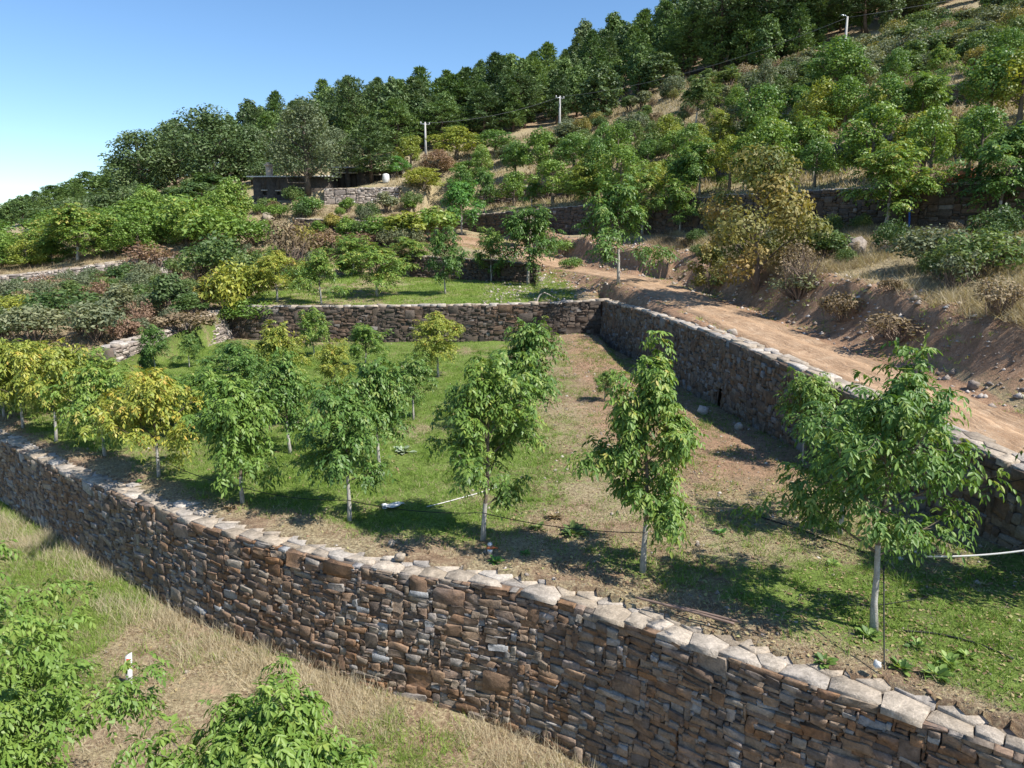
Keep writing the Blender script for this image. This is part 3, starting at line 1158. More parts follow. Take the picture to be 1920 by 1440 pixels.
    for row in range(coping_rows):
        s = rr.uniform(0, .3)
        while s < Ltot - 0.1:
            w = rr.uniform(*coping_w)
            if rr.random() < 0.25:
                w *= 0.55
            dd = coping_d * rr.uniform(0.75, 1.1)
            th = rr.uniform(*coping_t)
            sc = s + w / 2
            x, y, ax, ay, ztop, _h = frame(min(sc, Ltot))
            nxv, nyv = ay, -ax
            inward = dd / 2 - rr.uniform(0.04, 0.14) + row * coping_d * 0.9
            cx, cy = x - nxv * inward, y - nyv * inward
            slope = (np.interp(sc + .3, S, zh) - np.interp(sc - .3, S, zh)) / 0.6
            R = Matrix(((ax, -nxv, 0), (ay, -nyv, 0), (0, 0, 1))).to_4x4()
            zz = ztop - 0.03 + rr.uniform(-top_jit, top_jit) * (0.6 if row == 0 else 0.3)
            if row:
                zz = max(zz, float(zs(cx, cy)) - 0.02) if rr.random() < 0.8 else zz
            T = Matrix.Translation(Vector((cx, cy, zz)) - Vector(off))
            E = Matrix.Rotation(-math.atan(slope) + rr.uniform(-.05, .05), 4, 'Y') @ Matrix.Rotation(rr.uniform(-.2, .2), 4, 'Z') @ Matrix.Rotation(rr.uniform(-.06, .06), 4, 'X')
            Sx = Matrix.Diagonal((w * rr.uniform(.98, 1.1), dd, th, 1))
            slabs.append((visible_area((cx, cy, zz), w, dd * 0.5), T @ R @ E @ Sx, rr.randrange(len(SLABS)), rr.random()))
            s += w
    if coping_rows:
        emit(slabs, "slab", "coping_slab", cop_mat or M_COPING, root, max_slabs, "small_coping_slabs", min_px)

    # ---- earth and rubble core behind the stones
    n = len(P)
    nv = np.column_stack([tx[:, 1], -tx[:, 0]])
    rows = 7
    V = []
    for r in range(rows):
        f = r / (rows - 1)
        zz = zh - 0.02 - f * (Hs)
        o_ = batter * f * Hs - 0.03
        V.append(np.column_stack([P[:, 0] + nv[:, 0] * o_, P[:, 1] + nv[:, 1] * o_, zz]))
    V.append(np.column_stack([P[:, 0] - nv[:, 0] * thick, P[:, 1] - nv[:, 1] * thick, zh - 0.02]))
    V.append(np.column_stack([P[:, 0] - nv[:, 0] * thick, P[:, 1] - nv[:, 1] * thick, zl - embed]))
    V = np.array(V)
    hole_cols = np.zeros(n, bool)
    for h0, h1, hh in holes:
        hole_cols |= (S > h0 - 0.13) & (S < h1 - 0.02)
    F = []
    order_rows = [rows] + list(range(rows)) + []
    idx = lambda r, k: r * n + k
    chain = [rows + 1, rows] + list(range(rows))
    for a, b in zip(chain[:-1], chain[1:]):
        for k in range(n - 1):
            if hole_cols[k] and b < rows and a < rows and b >= 3:
                continue
            F.append((idx(a, k), idx(a, k + 1), idx(b, k + 1), idx(b, k)))
    verts = V.reshape(-1, 3) - off
    fl = [np.array(F)]
    for k in (0, n - 1):
        ring = [idx(r, k) for r in chain]
        fl.append(np.array([ring if k == 0 else ring[::-1]]))
    link("core", mesh_from("core", verts, fl, False, None, core_mat or M_CORE), root)
    return root


def s_of_x(L, x):
    P, S = smooth_path(L, 0.25)
    return float(np.interp(x, P[:, 0], S))


build_wall("stone_wall", LA, "long high rust-brown dry stone wall with pale flat coping across the foreground", -27, 9.5, cell=0.034, stone_w=(4, 14), stone_h=(2, 4),
           coping_rows=2, coping_w=(0.35, 1.0), coping_d=0.5, coping_t=(0.015, 0.045), top_jit=0.06, seed=11, cells=True, depth=(.07, .125), max_slabs=300, flag_depth=.68, flag_size=.36, z_add=-.08, group=None)
hs1, hs2 = s_of_x(LC, 6.35), s_of_x(LC, 7.8)
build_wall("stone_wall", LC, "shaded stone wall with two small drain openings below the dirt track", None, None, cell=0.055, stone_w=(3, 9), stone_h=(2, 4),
           mat=M_STONE_C_SHADED, coping_rows=2, coping_w=(0.4, 1.0), coping_d=0.45, coping_t=(.03, .08), cells=True, depth=(.06, .13), flag_depth=.7, seed=12, holes=((hs1 - .22, hs1 + .22, .75), (hs2 - .22, hs2 + .22, .7)))
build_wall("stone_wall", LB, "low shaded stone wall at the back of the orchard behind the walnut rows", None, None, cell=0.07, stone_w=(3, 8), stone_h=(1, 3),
           mat=M_STONE_SHADED, coping_rows=1, coping_w=(0.3, 0.7), cells=True, depth=(.07, .16), flag_depth=.5, coping_t=(.03, .1), seed=13, max_slabs=80, min_px=8)
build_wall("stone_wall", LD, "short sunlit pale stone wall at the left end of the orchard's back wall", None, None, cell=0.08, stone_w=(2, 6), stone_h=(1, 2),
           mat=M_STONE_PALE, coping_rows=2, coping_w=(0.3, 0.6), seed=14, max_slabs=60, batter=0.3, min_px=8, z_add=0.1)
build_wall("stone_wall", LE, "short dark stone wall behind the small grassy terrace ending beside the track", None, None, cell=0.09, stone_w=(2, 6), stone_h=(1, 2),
           mat=M_STONE_SHADED, coping_rows=1, coping_w=(0.3, 0.7), seed=15, max_slabs=40, min_px=8)
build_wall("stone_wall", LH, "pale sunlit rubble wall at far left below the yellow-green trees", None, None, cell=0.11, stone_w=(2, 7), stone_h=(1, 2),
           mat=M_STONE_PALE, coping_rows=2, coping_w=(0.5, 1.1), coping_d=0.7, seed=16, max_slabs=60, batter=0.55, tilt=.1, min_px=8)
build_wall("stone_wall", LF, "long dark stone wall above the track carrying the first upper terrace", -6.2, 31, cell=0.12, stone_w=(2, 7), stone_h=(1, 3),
           mat=M_STONE_SHADED, coping_rows=1, coping_w=(0.4, 0.9), seed=17, max_slabs=80, min_px=8)
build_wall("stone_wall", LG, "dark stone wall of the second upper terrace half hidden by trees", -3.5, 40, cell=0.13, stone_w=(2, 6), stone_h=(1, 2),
           mat=M_STONE_SHADED, coping_rows=1, coping_w=(0.5, 0.9), seed=18, max_slabs=40, min_px=8)
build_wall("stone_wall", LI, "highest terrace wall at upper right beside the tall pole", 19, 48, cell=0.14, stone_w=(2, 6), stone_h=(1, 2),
           mat=M_STONE_SHADED, coping_rows=1, coping_w=(0.5, 0.9), seed=19, max_slabs=40, min_px=8)
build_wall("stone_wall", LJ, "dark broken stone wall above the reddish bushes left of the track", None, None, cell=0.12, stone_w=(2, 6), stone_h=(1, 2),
           mat=M_STONE_SHADED, coping_rows=1, coping_w=(0.4, 0.9), seed=20, max_slabs=20, min_px=8)
build_wall("stone_wall", LK, "stone wall along the yard in front of the old house", None, None, cell=0.12, stone_w=(2, 6), stone_h=(1, 2),
           mat=M_STONE_PALE, coping_rows=1, coping_w=(0.5, 0.9), seed=21, max_slabs=20, min_px=8)
#%%VEG
# ------------------------------------------------------------------ foliage materials
def mat_leaf(name, stops, trans=0.3, rough=0.48, objvar=0.25, spec=0.38, gain=1.4):
    t = NT(name)
    v = t.math('ADD', t.attr("tone"), t.math('MULTIPLY', t.math('SUBTRACT', t.objrand(), 0.5), objvar))
    stops = [(p, tuple(min(.8, k * gain) for k in c)) for p, c in stops]
    c = t.ramp(v, stops)
    p = t.principled(c, rough, None, spec)
    tr = t.n("ShaderNodeBsdfTranslucent")
    c2 = t.mix(1.0, c, (1.25, 1.2, 0.55), 'MULTIPLY')
    t.l(c2, tr.inputs[0])
    mx = t.n("ShaderNodeMixShader")
    mx.inputs[0].default_value = trans
    t.l(p, mx.inputs[1])
    t.l(tr.outputs[0], mx.inputs[2])
    return t.done(mx.outputs[0])


L_WALNUT = mat_leaf("walnut_leaves", [(0.0, (0.045, 0.092, 0.018)), (0.35, (0.095, 0.165, 0.03)), (0.7, (0.155, 0.225, 0.045)), (0.9, (0.23, 0.26, 0.06)), (1.0, (0.3, 0.26, 0.07))])
L_WALNUT_DARK = mat_leaf("dark_walnut_leaves", [(0.0, (0.035, 0.078, 0.018)), (0.4, (0.072, 0.14, 0.03)), (0.8, (0.125, 0.195, 0.044)), (1.0, (0.2, 0.235, 0.06))])
L_WALNUT_YEL = mat_leaf("yellowing_walnut_leaves", [(0.0, (0.08, 0.115, 0.02)), (0.35, (0.16, 0.2, 0.035)), (0.7, (0.25, 0.26, 0.045)), (0.9, (0.32, 0.29, 0.055)), (1.0, (0.36, 0.25, 0.06))])
L_OAK = mat_leaf("oak_leaves", [(0.0, (0.034, 0.06, 0.02)), (0.5, (0.068, 0.105, 0.036)), (1.0, (0.12, 0.155, 0.06))], 0.22, 0.5, 0.2)
L_GREYOAK = mat_leaf("grey_oak_leaves", [(0.0, (0.05, 0.07, 0.034)), (0.5, (0.095, 0.12, 0.06)), (1.0, (0.16, 0.175, 0.09))], 0.25, 0.55, 0.2)
L_PINE = mat_leaf("pine_needles", [(0.0, (0.026, 0.05, 0.017)), (0.5, (0.055, 0.092, 0.028)), (1.0, (0.1, 0.14, 0.045))], 0.15, 0.55, 0.35)
L_FOREST = mat_leaf("forest_needles", [(0.0, (0.04, 0.078, 0.022)), (0.5, (0.08, 0.13, 0.034)), (1.0, (0.13, 0.185, 0.05))], 0.2, 0.55, 0.45)
L_GOLD = mat_leaf("golden_brown_leaves", [(0.0, (0.05, 0.075, 0.022)), (0.35, (0.1, 0.12, 0.035)), (0.65, (0.19, 0.165, 0.05)), (1.0, (0.3, 0.2, 0.075))], 0.3, 0.6, 0.2)
L_BUSH = mat_leaf("bush_leaves", [(0.0, (0.03, 0.062, 0.018)), (0.5, (0.07, 0.115, 0.032)), (1.0, (0.14, 0.175, 0.05))], 0.28, 0.55, 0.5)
L_GREYBUSH = mat_leaf("grey_green_bush_leaves", [(0.0, (0.055, 0.075, 0.04)), (0.5, (0.11, 0.13, 0.07)), (1.0, (0.2, 0.2, 0.1))], 0.25, 0.6, 0.4)
L_RED = mat_leaf("reddish_leaves", [(0.0, (0.085, 0.055, 0.038)), (0.5, (0.17, 0.105, 0.07)), (1.0, (0.25, 0.175, 0.105))], 0.25, 0.7, 0.4)
L_YELLOW = mat_leaf("yellow_leaves", [(0.0, (0.12, 0.13, 0.03)), (0.5, (0.22, 0.2, 0.045)), (1.0, (0.31, 0.22, 0.06))], 0.3, 0.6, 0.3)
L_BRACKEN = mat_leaf("bracken", [(0.0, (0.09, 0.065, 0.038)), (0.5, (0.18, 0.135, 0.08)), (1.0, (0.28, 0.225, 0.14))], 0.2, 0.8, 0.4)
L_FRESH = mat_leaf("fresh_green_leaves", [(0.0, (0.04, 0.11, 0.025)), (0.5, (0.08, 0.19, 0.04)), (1.0, (0.14, 0.26, 0.06))], 0.35, 0.5, 0.2)
L_STRAW = mat_leaf("dry_straw", [(0.0, (0.15, 0.12, 0.075)), (0.5, (0.3, 0.25, 0.165)), (1.0, (0.46, 0.41, 0.3))], 0.25, 0.8, 0.1, 0.15)
L_GRASS = mat_leaf("green_grass", [(0.0, (0.055, 0.1, 0.018)), (0.45, (0.12, 0.19, 0.032)), (0.78, (0.19, 0.255, 0.055)), (1.0, (0.31, 0.28, 0.13))], 0.3, 0.6, 0.1, 0.2)
L_LITTER = mat_leaf("fallen_leaf", [(0.0, (0.09, 0.06, 0.035)), (0.4, (0.19, 0.135, 0.075)), (0.75, (0.27, 0.22, 0.115)), (1.0, (0.24, 0.25, 0.1))], 0.15, 0.8, 0.1, 0.15)
L_WEED = mat_leaf("weed_leaves", [(0.0, (0.05, 0.1, 0.025)), (0.5, (0.12, 0.2, 0.045)), (1.0, (0.25, 0.32, 0.09))], 0.3, 0.55, 0.3)


def mat_bark(name, a, b, sc=9.0):
    t = NT(name)
    p = t.pos()
    n1 = t.noise(sc, 6, 0.7, p, 0.8)
    n2 = t.noise(sc * 6, 4, 0.7, p)
    c = t.ramp(t.math('ADD', t.math('MULTIPLY', n1, 0.65), t.math('MULTIPLY', n2, 0.35)), [(0.3, a), (0.7, b)])
    return t.done(t.principled(c, 0.9, t.bump(n2, 0.5, 0.03), 0.2))


B_WALNUT = mat_bark("limewashed_bark", (0.22, 0.2, 0.17), (0.55, 0.53, 0.48))
B_BRANCH = mat_bark("walnut_branch_bark", (0.09, 0.07, 0.05), (0.22, 0.18, 0.14))
B_PINE = mat_bark("pine_bark", (0.06, 0.042, 0.032), (0.15, 0.11, 0.085), 4.0)
B_OAK = mat_bark("oak_bark", (0.06, 0.05, 0.042), (0.15, 0.125, 0.1), 4.0)
B_TWIG = mat_bark("dry_twigs", (0.12, 0.085, 0.065), (0.26, 0.2, 0.16), 7.0)


def unit(v):
    return v / np.maximum(np.linalg.norm(v, axis=-1, keepdims=True), 1e-9)


def leaf_quads(p, a, n, L, W, fold=0.12, hexa=False):
    """one small blade per row: base p, axis a, facing n"""
    w = unit(np.cross(a, n))
    n = np.cross(w, a)
    L = np.asarray(L)[:, None]
    W = np.asarray(W)[:, None]
    N = len(p)
    if not hexa:
        v = np.stack([p, p + a * L * .45 + w * W * .5 + n * W * fold, p + a * L - n * L * .06, p + a * L * .45 - w * W * .5 + n * W * fold], 1)
        f = np.arange(N * 4).reshape(N, 4)
        return v.reshape(-1, 3), f, 1
    tip = p + a * L - n * L * .14
    v = np.stack([p, p + a * L * .28 + w * W * .42 + n * W * fold, p + a * L * .66 + w * W * .45 + n * (W * fold - L * .05), tip,
                  p + a * L * .66 - w * W * .45 + n * (W * fold - L * .05), p + a * L * .28 - w * W * .42 + n * W * fold], 1)
    b = (np.arange(N) * 6)[:, None]
    f = np.concatenate([b + np.array([[0, 1, 2, 3]]), b + np.array([[0, 3, 4, 5]])], 1).reshape(-1, 4)
    return v.reshape(-1, 3), f, 2


def branch_path(p0, d0, length, n, rng, up=0.0, wob=0.12):
    pts = [np.array(p0, float)]
    d = np.array(d0, float)
    d /= np.linalg.norm(d)
    for k in range(n):
        d = d + rng.normal(0, wob, 3) + np.array([0, 0, up])
        d /= np.linalg.norm(d)
        pts.append(pts[-1] + d * length / n)
    return np.array(pts)


class Tree:
    """holds a trunk mesh and a crown mesh shared by copies"""
    def __init__(self, trunk, crown, height, width):
        self.trunk, self.crown, self.h, self.w = trunk, crown, height, width


def make_walnut(seed, H, W, ht, leaf=L_WALNUT, n_comp=700, hexa=True, lean=(0, 0), off=(0, 0), llen=0.125, shape=0.5, trunk_r=None, density=1.0, tone=(0, 1.0), shoots=3, taper=.35, full=1.0):
    rng = np.random.default_rng(seed)
    mb = MB()
    top = H * 0.86
    n = 9
    tz = np.linspace(0, 1, n)
    base = np.column_stack([lean[0] * np.sin(tz * 2.6) * 0.5 + off[0] * tz ** 1.5, lean[1] * np.sin(tz * 2.6) * 0.5 + off[1] * tz ** 1.5, tz * top])
    base[1:, :2] += np.cumsum(rng.normal(0, 0.018 * H / 4, (n - 1, 2)), 0)
    r0 = trunk_r or (0.032 + 0.005 * H)
    base[0, 2] = -0.12
    mb.tube(base, np.interp(tz, [0, .08, .4, 1], [r0 * 1.35, r0, r0 * .72, r0 * .18]), 7)
    anchors, adirs = [], []
    nb = int((6 + W * 2.0 + H * 1.1) * full)
    for k in range(nb):
        f = (k + rng.uniform(0, .8)) / nb
        z = ht * 0.9 + (top - ht * 0.9) * f ** 0.9
        t = z / top
        p0 = np.array([np.interp(t, tz, base[:, c]) for c in range(3)])
        prof = max(0.12, (math.sin(math.pi * min(1, 0.16 + 0.84 * f ** (0.5 + shape * .5))) ** 0.75))
        ln = W * 0.5 * prof * (1 - taper * f) * rng.uniform(.6, 1.3) + 0.12
        az = k * 2.399 + rng.uniform(-.5, .5)
        el = rng.uniform(.15, .55) + 0.45 * f
        d = (math.cos(az) * math.cos(el), math.sin(az) * math.cos(el), math.sin(el))
        bp = branch_path(p0, d, ln, 5, rng, 0.05)
        mb.tube(bp, np.linspace(r0 * .42 * (1 - .5 * f), r0 * .1, 6), 4, False)
        for q in range(2, 6):
            anchors.append(bp[q]); adirs.append(bp[q] - bp[q - 1])
        ns = int(2 + ln * 2.8)
        for s in range(ns):
            u = rng.uniform(.25, 1)
            q0 = np.array([np.interp(u, np.linspace(0, 1, 6), bp[:, c]) for c in range(3)])
            dd = unit(np.array(d) * .6 + rng.normal(0, .55, 3) + np.array([0, 0, .22]))
            sp = branch_path(q0, dd, (0.22 + 0.3 * ln) * rng.uniform(.6, 1.2), 3, rng, 0.03)
            mb.tube(sp, np.linspace(r0 * .14, r0 * .06, 4), 3, False)
            for q in range(1, 4):
                anchors.append(sp[q]); adirs.append(sp[q] - sp[q - 1])
    for s in range(shoots):
        f = rng.uniform(.55, 1)
        p0 = np.array([np.interp(f, tz, base[:, c]) for c in range(3)]) + np.append(rng.normal(0, W * .1, 2), 0)
        sp = branch_path(p0, (rng.normal(0, .25), rng.normal(0, .25), 1), H * rng.uniform(.16, .3), 5, rng, 0.05, .06)
        sp[:, 2] = np.minimum(sp[:, 2], H)
        mb.tube(sp, np.linspace(r0 * .16, r0 * .06, 6), 3, False)
        for q in range(1, 6):
            anchors.append(sp[q]); adirs.append(sp[q] - sp[q - 1])
    A, D = np.array(anchors), unit(np.array(adirs))
    low = A[:, 2] < ht * 0.8
    A, D = A[~low], D[~low]
    pick = rng.integers(0, len(A), n_comp)
    P, d0 = A[pick] + rng.normal(0, 0.035, (n_comp, 3)), D[pick]
    d0 = unit(d0 * .55 + rng.normal(0, .6, (n_comp, 3)) * np.array([1, 1, .55]) + np.array([0, 0, .12]))
    R = llen * rng.uniform(2.1, 3.1, n_comp)
    droop = rng.uniform(.35, .9, n_comp)
    ctone = np.clip(rng.beta(2.2, 2.6, n_comp) + (P[:, 2] / H - .6) * .16, 0, 1)
    down = np.array([0, 0, -1.0])
    side = unit(np.cross(d0, np.array([0, 0, 1.0])) + rng.normal(0, .15, (n_comp, 3)))
    vs, fs, tn_, n0 = [], [], [], 0
    spec = [(.4, 1), (.4, -1), (.64, 1), (.64, -1), (.88, 1), (.88, -1), (1.0, 0)]
    for t, sd in spec:
        p = P + d0 * (R * t)[:, None] + down * (droop * R * t * t)[:, None]
        fwd = unit(d0 + down * (2 * droop * t)[:, None])
        a = unit(fwd * (.5 if sd else 1.0) + side * sd * .85 + down * .42 + rng.normal(0, .2, (n_comp, 3)))
        nrm = unit(np.cross(side, fwd) * 0.0 + np.array([0, 0, 1.0]) + d0 * .5 + rng.normal(0, .38, (n_comp, 3)))
        L = llen * rng.uniform(.75, 1.25, n_comp) * (1.15 if sd == 0 else 1)
        Wd = L * rng.uniform(.33, .45, n_comp)
        v, f, per = leaf_quads(p, a, nrm, L, Wd, .12, hexa)
        vs.append(v); fs.append(f + n0); n0 += len(v)
        tt = np.clip(ctone + rng.normal(0, .1, n_comp), 0, 1) * (tone[1] - tone[0]) + tone[0]
        tn_.append(np.repeat(tt, per))
    crown = mesh_from("crown", np.concatenate(vs), np.concatenate(fs), False, {"tone": ('FACE', np.concatenate(tn_))}, leaf)
    trunk = mb.mesh("trunk", B_WALNUT, True)
    trunk.materials.append(B_BRANCH)
    zc = np.array([v.co.z for v in trunk.vertices])
    mi = np.zeros(len(trunk.polygons), np.int32)
    for p_ in trunk.polygons:
        if zc[p_.vertices[0]] > ht * .95:
            mi[p_.index] = 1
    trunk.polygons.foreach_set("material_index", mi)
    return Tree(trunk, crown, H, W)


def cluster_leaves(rng, centers, radii, n, size, aspect=.55, up=.35, flat=1.0, tone_c=None, mixc=.6):
    """leaf faces spread through clumps, facing outwards and up"""
    w = radii ** 2
    k = rng.choice(len(centers), n, p=w / w.sum())
    u = unit(rng.normal(0, 1, (n, 3)))
    r = rng.uniform(0.35, 1.0, n) ** 0.6
    p = centers[k] + u * (radii[k] * r)[:, None] * np.array([1, 1, flat])
    nrm = unit(u * .8 + np.array([0, 0, up]) + rng.normal(0, .45, (n, 3)))
    a = unit(np.cross(nrm, rng.normal(0, 1, (n, 3))) + np.array([0, 0, -.25]))
    L = size * rng.uniform(.65, 1.35, n)
    v, f, per = leaf_quads(p, a, nrm, L, L * aspect * rng.uniform(.8, 1.2, n), .1, False)
    ct = rng.uniform(0.15, .85, len(centers)) if tone_c is None else tone_c
    tone = np.clip(ct[k] * mixc + rng.beta(2, 2, n) * (1 - mixc), 0, 1)
    return v, f, tone


def make_oak(seed, H, W, ht, leaf, n_leaf=6500, size=.32, nclu=46, flat=.8, bark=None, mixc=.6, rr_=(.10, .185)):
    rng = np.random.default_rng(seed)
    mb = MB()
    C, R = [], []
    for k in range(nclu):
        f = (k + .5) / nclu
        z = ht + (H - ht) * (0.08 + .82 * f)
        prof = math.sin(math.pi * min(1, .22 + .78 * f)) ** .6
        rad = W * .5 * prof * math.sqrt(rng.uniform(.12, 1)) * .82
        az = k * 2.399 + rng.uniform(-.4, .4)
        C.append((math.cos(az) * rad, math.sin(az) * rad, z + rng.uniform(-.05, .05) * H))
        R.append(W * rng.uniform(*rr_))
    C, R = np.array(C), np.array(R)
    tp = np.column_stack([np.linspace(0, rng.uniform(-.04, .04) * H, 6), np.linspace(0, rng.uniform(-.04, .04) * H, 6), np.linspace(-.2, H * .7, 6)])
    r0 = .026 * H + .03
    mb.tube(tp, np.linspace(r0, r0 * .3, 6), 7)
    for k in range(0, nclu, 2):
        z0 = np.clip(C[k, 2] - np.linalg.norm(C[k, :2]) * .8, ht * .7, H * .66)
        p0 = np.array([np.interp(z0, tp[:, 2], tp[:, 0]), np.interp(z0, tp[:, 2], tp[:, 1]), z0])
        mid_ = (p0 + C[k]) / 2 + rng.normal(0, .04 * H, 3)
        mb.tube(np.array([p0, mid_, C[k]]), [r0 * .32, r0 * .2, r0 * .07], 4, False)
    v, f, tone = cluster_leaves(rng, C, R, n_leaf, size, .6, .4, flat, None, mixc)
    crown = mesh_from("crown", v, f, False, {"tone": ('FACE', tone)}, leaf)
    return Tree(mb.mesh("trunk", bark or B_OAK, True), crown, H, W)


def make_pine(seed, H, W, ht, leaf, whorls=13, n_leaf=4200, size=.42, conic=.6, bark=None):
    rng = np.random.default_rng(seed)
    mb = MB()
    tp = np.column_stack([np.cumsum(rng.normal(0, .012 * H, 8)), np.cumsum(rng.normal(0, .012 * H, 8)), np.linspace(-.2, H * .97, 8)])
    tp[0, :2] = 0
    r0 = .016 * H + .05
    mb.tube(tp, np.linspace(r0, r0 * .12, 8), 7)
    C, R = [], []
    for k in range(whorls):
        f = k / (whorls - 1)
        z = ht + (H * .96 - ht) * f
        ln = W * .5 * ((1 - f) ** conic * (0.55 + .45 * min(1, f * 3.2)) + .06)
        m = rng.integers(4, 7)
        for q in range(m):
            az = q * 2 * math.pi / m + k * 1.1 + rng.uniform(-.35, .35)
            l2 = ln * rng.uniform(.65, 1.2)
            p0 = np.array([np.interp(z, tp[:, 2], tp[:, 0]), np.interp(z, tp[:, 2], tp[:, 1]), z])
            e = p0 + np.array([math.cos(az) * l2, math.sin(az) * l2, l2 * rng.uniform(-.05, .3)])
            mb.tube(np.array([p0, (p0 + e) / 2 - np.array([0, 0, .05 * l2]), e]), [r0 * .22, r0 * .15, r0 * .06], 3, False)
            for u in ((.6, 1.0) if l2 > .1 * H else (1.0,)):
                C.append(p0 + (e - p0) * u + np.array([0, 0, .1]))
                R.append(W * rng.uniform(.075, .13) * (1.0 if u > .9 else .85) + .12)
    C.append(tp[-1]); R.append(W * .06 + .1)
    C, R = np.array(C), np.array(R)
    w = R ** 2
    k = rng.choice(len(C), n_leaf, p=w / w.sum())
    u = unit(rng.normal(0, 1, (n_leaf, 3)) * np.array([1, 1, .8]) + np.array([0, 0, .35]))
    p = C[k] + u * (R[k] * rng.uniform(.15, .75, n_leaf))[:, None] * np.array([1, 1, .62])
    a = unit(u + rng.normal(0, .35, (n_leaf, 3)) + np.array([0, 0, .25]))
    nrm = unit(np.cross(a, rng.normal(0, 1, (n_leaf, 3))))
    L = size * rng.uniform(.7, 1.3, n_leaf)
    v, f, per = leaf_quads(p, a, nrm, L, L * rng.uniform(.25, .42, n_leaf), .05, False)
    ct = rng.uniform(.1, .8, len(C))
    tone = np.clip(ct[k] * .55 + rng.beta(2, 2, n_leaf) * .45, 0, 1)
    crown = mesh_from("crown", v, f, False, {"tone": ('FACE', tone)}, leaf)
    return Tree(mb.mesh("trunk", bark or B_PINE, True), crown, H, W)


def make_bush(seed, H, W, leaf, n_leaf=1500, size=.14, nclu=16, twigs=14, bare=0.0):
    rng = np.random.default_rng(seed)
    mb = MB()
    C, R = [], []
    for k in range(nclu):
        f = (k + .5) / nclu
        rad = W * .5 * math.sqrt(rng.uniform(0, 1)) * .78
        az = k * 2.399 + rng.uniform(-.5, .5)
        z = H * (.18 + .68 * (1 - (rad / (W * .5)) ** 2 * .75) * rng.uniform(.45, 1))
        C.append((math.cos(az) * rad, math.sin(az) * rad, z))
        R.append(min(W, H * 1.3) * rng.uniform(.13, .24))
    C, R = np.array(C), np.array(R)
    for k in range(twigs):
        c = C[k % nclu]
        p0 = np.array([c[0] * .15, c[1] * .15, -.05])
        e = c * np.array([1.05, 1.05, 1.1]) + rng.normal(0, .05 * W, 3)
        mb.tube(np.array([p0, (p0 + e) / 2 + rng.normal(0, .06 * W, 3), e]), [.012 * H + .006, .009 * H + .004, .003], 4, False)
    v, f, tone = cluster_leaves(rng, C, R, n_leaf, size, .5, .3, 1.0)
    crown = mesh_from("leaves", v, f, False, {"tone": ('FACE', tone)}, leaf)
    return Tree(mb.mesh("stems", B_TWIG, True), crown, H, W)


def place(tree, name, loc, label, cat, group=None, rz=0.0, h=None, w=None, leaf=None, names=("trunk", "crown"), sink=0.0):
    sz = (h / tree.h) if h else 1.0
    sx = (w / tree.w) if w else sz
    e = empty(name, (loc[0], loc[1], loc[2] - sink), rz, (sx, sx, sz))
    tag(e, label, cat, group)
    o1 = link(names[0], tree.trunk, e)
    o2 = link(names[1], tree.crown, e)
    if leaf is not None:
        o2.material_slots[0].link = 'OBJECT'
        o2.material_slots[0].material = leaf
    return e


def fit(px, py, top, wpx, y=None):
    """stand a plant on the ground at a photo position: place, height and width in metres"""
    if y is None:
        p = gpx(px, py)
    else:
        x = at(px, py, y)[0]
        p = (x, y, float(zs(x, y)))
    zt = at(px, top, p[1])[2]
    d = p[1] * CP + (CAM_Z - p[2]) * SP
    return p, max(0.4, zt - p[2]), wpx * d / F_PX


# ------------------------------------------------------------------ the walnut orchard
ORCH = "walnut trees planted on the main terrace"
# px, base, top, width, clear trunk share, leaf, compound leaves, label, options
front = [
    (1640, 1183, 665, 390, .27, L_WALNUT_DARK, 1000, "large dark green walnut tree in the near right corner, cable hanging beside it", dict(off=(.3, .1), lean=(-.25, 0), shoots=9, taper=.62)),
    (1575, 1003, 735, 230, .25, L_WALNUT_DARK, 620, "walnut tree half hidden behind the large near right walnut", dict(shoots=4)),
    (1205, 1073, 628, 185, .2, L_WALNUT, 1150, "tall narrow walnut tree standing second from the right in the front row", dict(shape=.2, shoots=4, taper=.5)),
    (905, 1013, 668, 225, .2, L_WALNUT, 1250, "broad yellow-green walnut tree standing in the middle of the front row", dict(off=(.25, 0), shoots=5, taper=.5)),
    (655, 976, 715, 140, .3, L_WALNUT_DARK, 820, "dark green walnut with a bent white trunk, left of the white plastic sheet", dict(off=(-.15, 0), lean=(.1, 0))),
    (455, 943, 700, 190, .2, L_WALNUT, 950, "wide drooping walnut third from the left of the front row's visible trunks", dict(off=(-.2, 0), tone=(.15, .85))),
    (298, 894, 695, 185, .3, L_WALNUT_YEL, 900, "yellowing walnut with a straight pale trunk, close above the front wall", dict()),
    (197, 855, 690, 150, .24, L_WALNUT, 720, "green walnut just left of the yellowing straight-trunked one", dict()),
    (105, 828, 655, 170, .25, L_WALNUT_YEL, 760, "yellow-green walnut with a short trunk near the left edge", dict()),
    (43, 802, 640, 130, .25, L_WALNUT_YEL, 640, "walnut second from the left edge of the photo", dict()),
    (8, 782, 640, 120, .25, L_WALNUT_YEL, 560, "leftmost walnut, cut by the left edge of the photo", dict()),
    (545, 851, 660, 95, .3, L_WALNUT_DARK, 560, "slim walnut with a leaning white trunk in the second row", dict(lean=(-.12, 0))),
    (712, 883, 668, 110, .3, L_WALNUT_DARK, 700, "dark walnut in the second row directly behind the bent-trunk walnut", dict()),
    (985, 805, 602, 135, .2, L_WALNUT_DARK, 800, "dense walnut behind the broad middle one, reaching the back wall's base", dict(shoots=4)),
    (1505, 872, 700, 110, .48, L_WALNUT, 300, "thin sapling with a slender white trunk beside the shaded wall", dict(trunk_r=.025)),
]
rr0 = random.Random(3)
